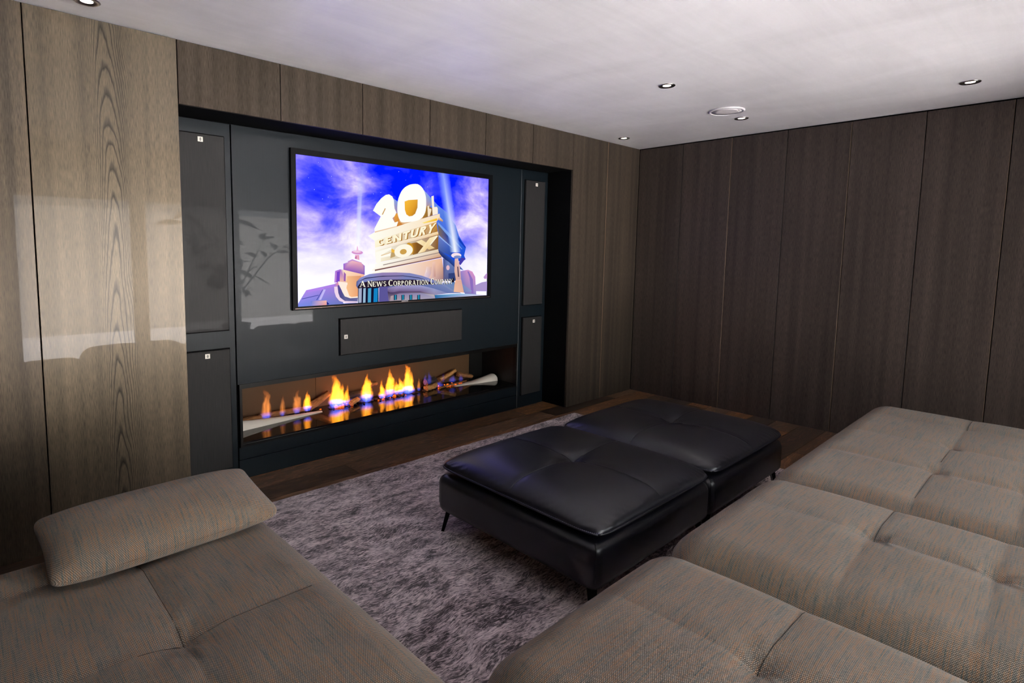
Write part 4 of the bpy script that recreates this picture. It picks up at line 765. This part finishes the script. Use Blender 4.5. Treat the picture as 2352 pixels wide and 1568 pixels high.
# stroke lettering (thick and thin strokes, optional serifs) in a unit cell
GW = dict(A=.86, N=.9, E=.66, W=1.2, S=.6, C=.78, O=.88, R=.8, P=.68, T=.76, I=.30, M=1.08, Y=.84, U=.84)
def glyph(ch, wt=1.0, serif=True):
    w_ = GW.get(ch, .8); K, t = .19 * wt / w_, (.085 if serif else .17) * wt
    tv = t / w_; out = []
    def st(x0, y0, x1, y1, hw):                       # slanted or upright stroke, hw = horizontal width
        out.append([(x0 - hw / 2, y0), (x0 + hw / 2, y0), (x1 + hw / 2, y1), (x1 - hw / 2, y1)])
    def hb(x0, x1, y, th): out.append([(x0, y - th / 2), (x1, y - th / 2), (x1, y + th / 2), (x0, y + th / 2)])
    def sf(x, y, hw=.15): 
        if serif: hb(x - hw / w_ , x + hw / w_, y, .05)
    def arc(cx, cy, rx, ry, a0, a1, kw, kt, n=14):
        pts = []
        for i in range(n + 1):
            a = R(a0 + (a1 - a0) * i / n); c, s_ = math.cos(a), math.sin(a)
            pts.append(((cx + rx * c, cy + ry * s_), (cx + (rx - kw) * c, cy + (ry - kt) * s_)))
        for i in range(n): out.append([pts[i][0], pts[i + 1][0], pts[i + 1][1], pts[i][1]])
    tn = tv if serif else K
    if ch == 'A': st(.10, 0, .5, 1, tn); st(.88, 0, .5, 1, K); hb(.26, .74, .34, t); sf(.10, .03); sf(.88, .03)
    elif ch == 'N': st(.14, 0, .14, 1, tn); st(.86, 0, .86, 1, tn); st(.86, 0, .14, 1, K); sf(.14, .03); sf(.10, .97); sf(.86, .97)
    elif ch == 'E':
        st(.2, 0, .2, 1, K); hb(.2, .95, t / 2, t); hb(.2, .95, 1 - t / 2, t); hb(.2, .8, .52, t)
        if serif: st(.92, 0, .92, .22, tv); st(.92, .78, .92, 1, tv)
    elif ch == 'W': st(.26, 0, .06, 1, K); st(.26, 0, .5, 1, tn); st(.72, 0, .48, 1, K); st(.72, 0, .94, 1, tn); sf(.06, .97, .12); sf(.94, .97, .12)
    elif ch == 'S': arc(.5, .74, .44, .26, 20, 270, K * .8, t * 1.1); arc(.5, .26, .46, .26, 90, -160, K * .8, t * 1.1)
    elif ch == 'C': arc(.54, .5, .5, .52, 42, 318, K, t)
    elif ch == 'O': arc(.5, .5, .5, .52, 0, 360, K, t, 24)
    elif ch in 'RP':
        st(.2, 0, .2, 1, K); sf(.2, .03); arc(.42, .74, .46, .26, 90, -90, K, t); hb(.2, .45, 1 - t / 2, t); hb(.2, .45, .48 + t / 2, t)
        if ch == 'R': st(.9, 0, .46, .5, K); sf(.92, .03, .08)
    elif ch == 'T': st(.5, 0, .5, 1, K); hb(.02, .98, 1 - t / 2, t); sf(.5, .03)
    elif ch == 'I': st(.5, 0, .5, 1, K); sf(.5, .03, .13); sf(.5, .97, .13)
    elif ch == 'M': st(.12, 0, .14, 1, tn); st(.5, 0, .16, 1, K); st(.5, 0, .84, 1, tn); st(.88, 0, .86, 1, K); sf(.12, .03, .12); sf(.88, .03, .12)
    elif ch == 'Y': st(.5, .46, .10, 1, K); st(.5, .46, .90, 1, tn); st(.5, 0, .5, .48, K); sf(.5, .03); sf(.1, .97, .12); sf(.9, .97, .12)
    elif ch == 'U': st(.16, .3, .16, 1, K); st(.84, .3, .84, 1, tn); arc(.5, .3, .5 - .16 + K / 2, .31, 180, 360, K, t); sf(.16, .97, .1); sf(.84, .97, .1)
    return out
television()

# ------------------------------------------------------------------ gas fireplace
def fireplace():
    o = ((FX0 + FX1) / 2, YR, FZ0)
    t = empty('fireplace', o); tag(t, 'long black gas fireplace set into the media wall with burning logs', 'fireplace')
    fr = simple('fire_frame_black', (13, 12, 11), .3, .3)
    ix0, ix1, iz0, iz1 = -4.004, -1.504, .236, .577
    vs, fs = [], []
    oo = [(FX0, FZ0), (FX1, FZ0), (FX1, FZ1), (FX0, FZ1)]; ii = [(ix0, iz0 - .014), (ix1, iz0 - .014), (ix1, iz1), (ix0, iz1)]
    for yy in (YR - .006, YR + .03): vs += [(x - o[0], yy - o[1], z - o[2]) for x, z in oo] + [(x - o[0], yy - o[1], z - o[2]) for x, z in ii]
    for k in range(4):
        n = (k + 1) % 4; fs += [(k, n, 4 + n, 4 + k), (8 + n, 8 + k, 12 + k, 12 + n), (n, k, 8 + k, 8 + n), (4 + k, 4 + n, 12 + n, 12 + k)]
    obj('frame', vs, fs, fr, t)
    pan = simple('fire_lining_brown', (86, 62, 38), .6, 0, .25, bump=(60, .1)); blk = simple('fire_lining_black', (9, 8, 7), .4)
    for x0, x1, m in ((FX0, -3.275, pan), (-3.272, -1.675, pan), (-1.672, FX1, blk)):
        box('back_panel', x0, x1, FYB, FYB + .018, FZ0, FZ1, m, t, origin=o)
    box('side_panel', FX0, FX0 + .014, YR + .03, FYB, FZ0, FZ1, blk, t, origin=o); box('side_panel', FX1 - .014, FX1, YR + .03, FYB, FZ0, FZ1, blk, t, origin=o)
    box('roof_panel', FX0, FX1, YR + .03, FYB, FZ1 - .012, FZ1, blk, t, origin=o)
    box('glass_floor', FX0 + .014, FX1 - .014, YR + .002, FYB, FZ0 + .008, .234, MT['glass_black'], t, origin=o)
    # pale sand drifts at both ends of the burner
    sand = simple('white_ash_sand', (214, 206, 194), .8, bump=(120, .2))
    def drift(xs, hf, wf, yc, name):
        vs, fs = [], []; K = 9
        for x in xs:
            h, w_ = hf(x), wf(x)
            for k in range(K):
                a = math.pi * k / (K - 1); vs.append((x - o[0], yc(x) - math.cos(a) * w_ - o[1], .2345 + h * math.sin(a) ** .8 - o[2]))
        for i in range(len(xs) - 1):
            for k in range(K - 1): fs.append((i * K + k, (i + 1) * K + k, (i + 1) * K + k + 1, i * K + k + 1))
        fs.append(tuple(range(K))); fs.append(tuple((len(xs) - 1) * K + k for k in range(K))[::-1])
        obj(name, vs, fs, sand, t, True)
    A = [-4.0 + .70 * k / 30 for k in range(31)]
    drift(A, lambda x: .008 + (.062 * max(0, (-3.30 - x) / .70) ** 2.2) + .010 * math.sin((x + 4) * 4.5), lambda x: .016 + .026 * max(0, (-3.3 - x) / .7), lambda x: .535 + .05 * (x + 4) / .7, 'sand_drift')
    B = [-2.0 + .46 * k / 24 for k in range(25)]
    drift(B, lambda x: .006 + .058 * max(0, (x + 2.0) / .49) ** 1.8, lambda x: .02 + .05 * (x + 2) / .49, lambda x: .56 - .03 * (x + 2) / .49, 'sand_drift')
    # glowing chips along the burner slot
    rg = random.Random(8)
    for nm, cnt, m in (('ember_chips', 150, simple('charred_chip', (62, 42, 30), .9)), ('glowing_chips', 46, emit('glowing_chip', (255, 96, 20), 2.2))):
        vs, fs = [], []
        for k in range(cnt):
            c = Vector((rg.uniform(-3.85, -1.8), rg.uniform(.565, .64), .238)); s = rg.uniform(.005, .014)
            if nm[0] == 'g': c.x = rg.choice((rg.gauss(-3.13, .08), rg.gauss(-2.6, .15), rg.gauss(-2.05, .12)))
            a = rg.uniform(0, 6.28); b = len(vs)
            for dx, dy, dz in ((-1, -.5, 0), (1, -.5, 0), (1, .5, 0), (-1, .5, 0), (-.7, -.3, .7), (.8, -.4, .6), (.6, .4, .8), (-.8, .3, .5)):
                vs.append((c.x + s * (dx * math.cos(a) - dy * math.sin(a)) - o[0], c.y + s * (dx * math.sin(a) + dy * math.cos(a)) - o[1], c.z + s * dz - o[2]))
            fs += [tuple(b + i for i in f) for f in ((3, 2, 1, 0), (4, 5, 6, 7), (0, 1, 5, 4), (1, 2, 6, 5), (2, 3, 7, 6), (3, 0, 4, 7))]
        e = obj(nm, vs, fs, m, t); e['kind'] = 'stuff'
    # flames: emissive gas inside flame-shaped hulls
    def flame_mat(name, base, midc, tip, gain, blue):
        m = Mat(name)
        p = m.n('TexCoord', o=None).outputs['Object']; x, y, z = m.xyz(p)
        rnd = m.math('MULTIPLY', m.n('ObjectInfo', o=None).outputs['Random'], 60.0)
        n = m.noise(m.vec(m.math('MULTIPLY', x, .9), rnd, m.math('MULTIPLY', z, 2.3)), 1.0, 3, .55)
        xs = m.math('ADD', x, m.math('MULTIPLY', m.math('MULTIPLY', m.math('SUBTRACT', n, .5), 2.6), z))
        st = m.noise(m.vec(m.math('ADD', m.math('MULTIPLY', xs, 3.2), rnd), m.math('MULTIPLY', y, 2.0), m.math('MULTIPLY', z, 1.7)), 1.0, 3, .6)
        prof = m.ramp(z, [(0, .55), (.16, .95), (.40, .82), (.70, .42), (1, .04)])
        rr = m.math('DIVIDE', m.math('SQRT', m.math('ADD', m.math('MULTIPLY', xs, xs), m.math('MULTIPLY', m.math('MULTIPLY', y, y), .8))), prof)
        body = m.ramp(rr, [(0, 1.0), (.45, .75), (1, 0.0)], 'EASE')
        dens = m.math('MULTIPLY', body, m.ramp(st, [(.34, .12), (.58, 1.0)]))
        dens = m.math('MULTIPLY', dens, m.ramp(z, [(0, blue), (.2, .8), (.55, 1.0), (.85, .5), (1, 0)]))
        c = m.ramp(z, [(0, base), (.10, base), (.24, midc), (.62, midc), (1, tip)])
        return m.vol(m.n('Emission', {0: c, 1: m.math('MULTIPLY', dens, gain * LS)}))
    fa = flame_mat('flame_bright', (.10, .16, 1, 1), (1, .31, .018, 1), (1, .17, .004, 1), 165, .28)
    fb = flame_mat('flame_soft', (.08, .14, 1, 1), (1, .30, .06, 1), (1, .20, .03, 1), 45, .8)
    fc = flame_mat('flame_blue', (.06, .10, 1, 1), (.18, .16, 1, 1), (.35, .22, .7, 1), 13, 1.0)
    hv, hf = disc_lathe([(.6, 0), (1.05, .10), (1.12, .25), (1.0, .45), (.72, .70), (.42, .9), (.12, 1.0)], 14)
    hull = {}
    for k, m in (('a', fa), ('b', fb), ('c', fc)):
        me = bpy.data.meshes.new('flame'); me.from_pydata(hv, [], hf); me.materials.append(m); hull[k] = me
    for x, z, h, w_, k in ((-3.716, .250, .235, .052, 'b'), (-3.599, .255, .16, .030, 'b'), (-3.488, .255, .19, .042, 'b'), (-3.405, .255, .165, .044, 'a'),
            (-3.170, .238, .275, .074, 'a'), (-3.120, .238, .20, .05, 'a'), (-3.075, .240, .17, .034, 'a'), (-3.19, .238, .06, .06, 'c'), (-3.06, .238, .06, .07, 'c'),
            (-2.892, .238, .245, .068, 'a'), (-2.90, .238, .10, .085, 'c'), (-2.745, .238, .165, .045, 'a'), (-2.668, .240, .262, .056, 'a'), (-2.70, .238, .09, .07, 'c'), (-2.603, .248, .14, .034, 'a'),
            (-2.560, .245, .16, .045, 'a'), (-2.490, .238, .268, .066, 'a'), (-2.45, .240, .13, .04, 'a'), (-2.47, .238, .08, .08, 'c'), (-2.370, .242, .13, .026, 'b'),
            (-2.299, .285, .12, .030, 'c'), (-2.255, .285, .135, .034, 'c'), (-2.095, .280, .095, .020, 'c'), (-1.985, .262, .07, .05, 'c'), (-1.885, .258, .07, .035, 'c'), (-2.15, .245, .05, .07, 'c')):
        f = link('flame', hull[k], t, (x - o[0], .60 - o[1], z - o[2])); f.scale = (w_, w_ * .6, h)
    return t
fireplace()
def bark(name, a, b):
    m = Mat(name); tc = m.n('TexCoord', o=None).outputs['Object']; x, y, z = m.xyz(tc)
    n = m.noise(m.vec(m.math('MULTIPLY', x, 18.0), m.math('MULTIPLY', y, 90.0), m.math('MULTIPLY', z, 90.0)), 1.0, 4, .65)
    c = m.ramp(n, [(.3, lin(a)), (.7, lin(b))])
    return m.bsdf(Base_Color=c, Roughness=.9, Normal=m.bump(n, .6, .006))
bk1 = bark('oak_bark', (92, 58, 34), (178, 124, 74)); bk2 = bark('charred_bark', (16, 13, 12), (70, 56, 48)); bk3 = bark('split_wood', (130, 84, 44), (214, 160, 92))
def log(p0, p1, r, mat, label, seed, taper=.8, cut=None):
    p0, p1 = Vector(p0), Vector(p1); L = (p1 - p0).length; rg = random.Random(seed)
    K, S = 12, 12; ph = [rg.uniform(0, 6) for _ in range(6)]; vs, fs = [], []
    for i in range(S + 1):
        x = L * i / S; rr = r * (1 - (1 - taper) * i / S)
        by = .10 * r * math.sin(3.1 * i / S + ph[0]); bz = .14 * r * math.sin(4 * i / S + ph[1])
        for k in range(K):
            a = 2 * math.pi * k / K
            q = rr * (1 + .12 * math.sin(3 * a + ph[2] + i * .2) + .08 * math.sin(5 * a + ph[3]) + rg.uniform(-.05, .05))
            vs.append((x + (rg.uniform(-.1, .1) * r if i in (0, S) else 0), q * math.cos(a) + by, q * math.sin(a) * .9 + bz))
    for i in range(S):
        for k in range(K): fs.append((i * K + k, i * K + (k + 1) % K, (i + 1) * K + (k + 1) % K, (i + 1) * K + k))
    b = len(vs); vs += [(0, 0, 0), (L, 0, 0)]
    body = list(fs)
    o = obj('fire_log', vs, body, mat, smooth=True, loc=p0)
    o.rotation_mode = 'QUATERNION'; o.rotation_quaternion = Vector((1, 0, 0)).rotation_difference((p1 - p0).normalized())
    tag(o, label, 'log', 'logs in the gas fireplace')
    for e, base in ((0, 0), (1, S * K)):
        ev = [vs[base + k] for k in range(K)] + [vs[b + e]]
        ef = [(k, (k + 1) % K, K) if e else ((k + 1) % K, k, K) for k in range(K)]
        obj('cut_end', ev, ef, bk3, o)
    return o
log((-3.895, .625, .262), (-3.755, .60, .272), .024, bk1, 'short gnarled log at the sandy end of the fire near the chaise', 1)
log((-3.74, .66, .262), (-3.385, .645, .258), .024, bk1, 'long low brown log behind the small separate flames', 2)
log((-3.36, .668, .262), (-3.19, .668, .338), .034, bk1, 'thick orange log leaning up beside the tallest near flame', 3, .7)
log((-3.055, .565, .258), (-2.965, .62, .268), .022, bk3, 'short sawn log stub facing out between two big flames', 4, .9)
log((-3.08, .675, .300), (-2.80, .675, .290), .034, bk2, 'black charred log with ember spots behind the middle flames', 5)
log((-2.85, .675, .345), (-2.75, .675, .350), .022, bk1, 'small brown log piece perched on the charred log', 6)
log((-2.72, .61, .252), (-2.49, .63, .272), .014, bk1, 'thin stick lying under the twin tall flames', 7)
log((-2.64, .68, .285), (-2.50, .68, .290), .026, bk1, 'brown log behind the tallest flame pair', 8)
log((-2.31, .575, .258), (-2.17, .61, .266), .026, bk3, 'pale split log chunk before the charcoal lump', 9)
log((-2.25, .66, .285), (-2.14, .66, .300), .034, bk2, 'round black charcoal lump in the fire', 10)
log((-2.10, .655, .290), (-1.90, .665, .345), .023, bk3, 'pale log leaning upward at the dim end of the fire', 11)
log((-1.87, .66, .312), (-1.70, .655, .262), .026, bk1, 'dark-barked log drooping to the sand at the dim end', 12)
log((-2.17, .56, .246), (-1.82, .60, .250), .010, bk1, 'thin twig lying in front of the leaning pale log', 13)

# ------------------------------------------------------------------ ceiling fittings
chrome = simple('brushed_nickel', (176, 170, 168), .25, 1.0); dk = simple('lamp_reflector', (70, 64, 66), .3, .9)
lampm = emit('halogen_lens', (255, 236, 214), 9.0)
ring_v, ring_f = disc_lathe([(.050, 0), (.052, -.003), (.047, -.0065), (.040, -.0065), (.036, -.003), (.036, .0)], 36, False)
refl_v, refl_f = disc_lathe([(.0365, -.0045), (.024, -.0015)], 30, False)
lens_v, lens_f = disc_lathe([(.0245, -.0008), (.0245, -.0022), (.012, -.0034), (.001, -.0036)], 24, True)
me_r = bpy.data.meshes.new('ring'); me_r.from_pydata(ring_v, [], ring_f); me_r.materials.append(chrome); me_r.polygons.foreach_set('use_smooth', [True] * len(me_r.polygons))
me_f = bpy.data.meshes.new('reflector'); me_f.from_pydata(refl_v, [], refl_f); me_f.materials.append(dk)
me_l = bpy.data.meshes.new('lens'); me_l.from_pydata(lens_v, [], lens_f); me_l.materials.append(lampm)
for x, y, lab in ((-4.806, -.20, 'recessed ceiling spotlight above the figured wood panel'), (-.603, -.19, 'recessed ceiling spotlight in the far corner of the room'),
                  (-.66, -1.265, 'recessed ceiling spotlight right beside the round white ceiling speaker'), (-1.88, -1.30, 'recessed ceiling spotlight in the middle of the ceiling, nearer than the round speaker'),
                  (-.657, -2.602, 'recessed ceiling spotlight above the dark panelled wall, over the sofa')):
    t = empty('ceiling_spotlight', (x, y, H - .0005)); tag(t, lab, 'spotlight', 'recessed ceiling spotlights')
    link('ring', me_r, t); link('reflector', me_f, t); link('lens', me_l, t)
    ld = bpy.data.lights.new('spot_beam', 'SPOT'); ld.energy = 3.0 * LS; ld.color = (1, .86, .7); ld.spot_size = R(70); ld.spot_blend = .6; ld.shadow_soft_size = .02
    lo = bpy.data.objects.new('spot_beam', ld); col.objects.link(lo); lo.parent = t; lo.location = (0, 0, -.012)
t = empty('ceiling_speaker', (-.974, -1.285, H - .0005)); tag(t, 'round white speaker cover set in the ceiling', 'speaker')
v, f = disc_lathe([(.122, 0), (.124, -.006), (.118, -.011), (.108, -.011), (.106, -.007)], 64, False); obj('rim', v, f, MT['white_metal'], t, True)
gm = Mat('perforated_white'); p = gm.n('TexCoord', o=None).outputs['Object']; x, y, z = gm.xyz(p)
hh = gm.math('MULTIPLY', gm.math('SINE', gm.math('MULTIPLY', x, 1500.0)), gm.math('SINE', gm.math('MULTIPLY', y, 1500.0)))
gm.bsdf(Base_Color=lin((222, 216, 218)), Roughness=.5, Normal=gm.bump(hh, .3, .001))
v, f = disc_lathe([(.107, -.0075), (.06, -.0095), (.004, -.010)], 64, True); obj('grille', v, f, gm.m, t, True)
link('badge', box_me('badge', .016, .006, .001, 0, [MT['black']]), t, (.01, -.085, -.0092))

# ------------------------------------------------------------------ leafy plant by the glazed door (mirrored in the gloss of the media wall)
def plant():
    o = (-2.35, -4.28, 0); t = empty('potted_tree', o)
    tag(t, 'leafy potted tree by the glazed door, seen only as a reflection in the wall', 'plant')
    v, f = disc_lathe([(.13, 0), (.15, .02), (.19, .36), (.20, .38), (.18, .38), (.17, .34), (.0, .34)], 28, True); obj('pot', v, f, simple('charcoal_pot', (52, 50, 48), .6), t, True)
    rg = random.Random(21); gm = simple('leaf_green', (46, 62, 34), .4); wm = simple('trunk_grey', (96, 84, 70), .8)
    tips = []
    for k in range(7):
        a = rg.uniform(-1, 1); L = rg.uniform(.5, 1.1)
        p = [(0, 0, .34), (a * .05, rg.uniform(-.05, .05), .8), (a * L * .5, rg.uniform(-.1, .1), 1.15 + .1 * k * .5), (a * L, rg.uniform(-.15, .1), 1.25 + rg.uniform(.1, .75))]
        q = [Vector(p[0]).lerp(Vector(p[1]), i / 4) for i in range(4)] + [Vector(p[1]).lerp(Vector(p[2]), i / 4) for i in range(4)] + [Vector(p[2]).lerp(Vector(p[3]), i / 4) for i in range(5)]
        vv, ff = tube([tuple(x) for x in q], [.018 - .0012 * i for i in range(len(q))], 6); obj('branch', vv, ff, wm, t, True)
        tips += q[5:]
    lv, lf = [], []
    for i in range(9):
        s_ = i / 8; w_ = .42 * math.sin(math.pi * min(1, s_ * .96 + .03)) ** .8
        for j, e in enumerate((-1, -.5, 0, .5, 1)): lv.append((s_, e * w_ * .5, .10 * abs(e) * w_ - .22 * s_ * s_ + (.002 if j % 2 else 0)))
    for i in range(8):
        for j in range(4): a = i * 5 + j; lf.append((a, a + 1, a + 6, a + 5))
    me = bpy.data.meshes.new('leaf'); me.from_pydata(lv, [], lf); me.materials.append(gm); me.polygons.foreach_set('use_smooth', [True] * len(me.polygons))
    for k in range(64):
        p = tips[k % len(tips)]
        l = link('leaf', me, t, p + Vector((rg.uniform(-.05, .05), rg.uniform(-.05, .05), rg.uniform(-.08, .08))))
        s_ = rg.uniform(.20, .34); l.scale = (s_, s_, s_); l.rotation_euler = (rg.uniform(-.5, .5), rg.uniform(-.5, .6), rg.uniform(0, 6.28))
plant()
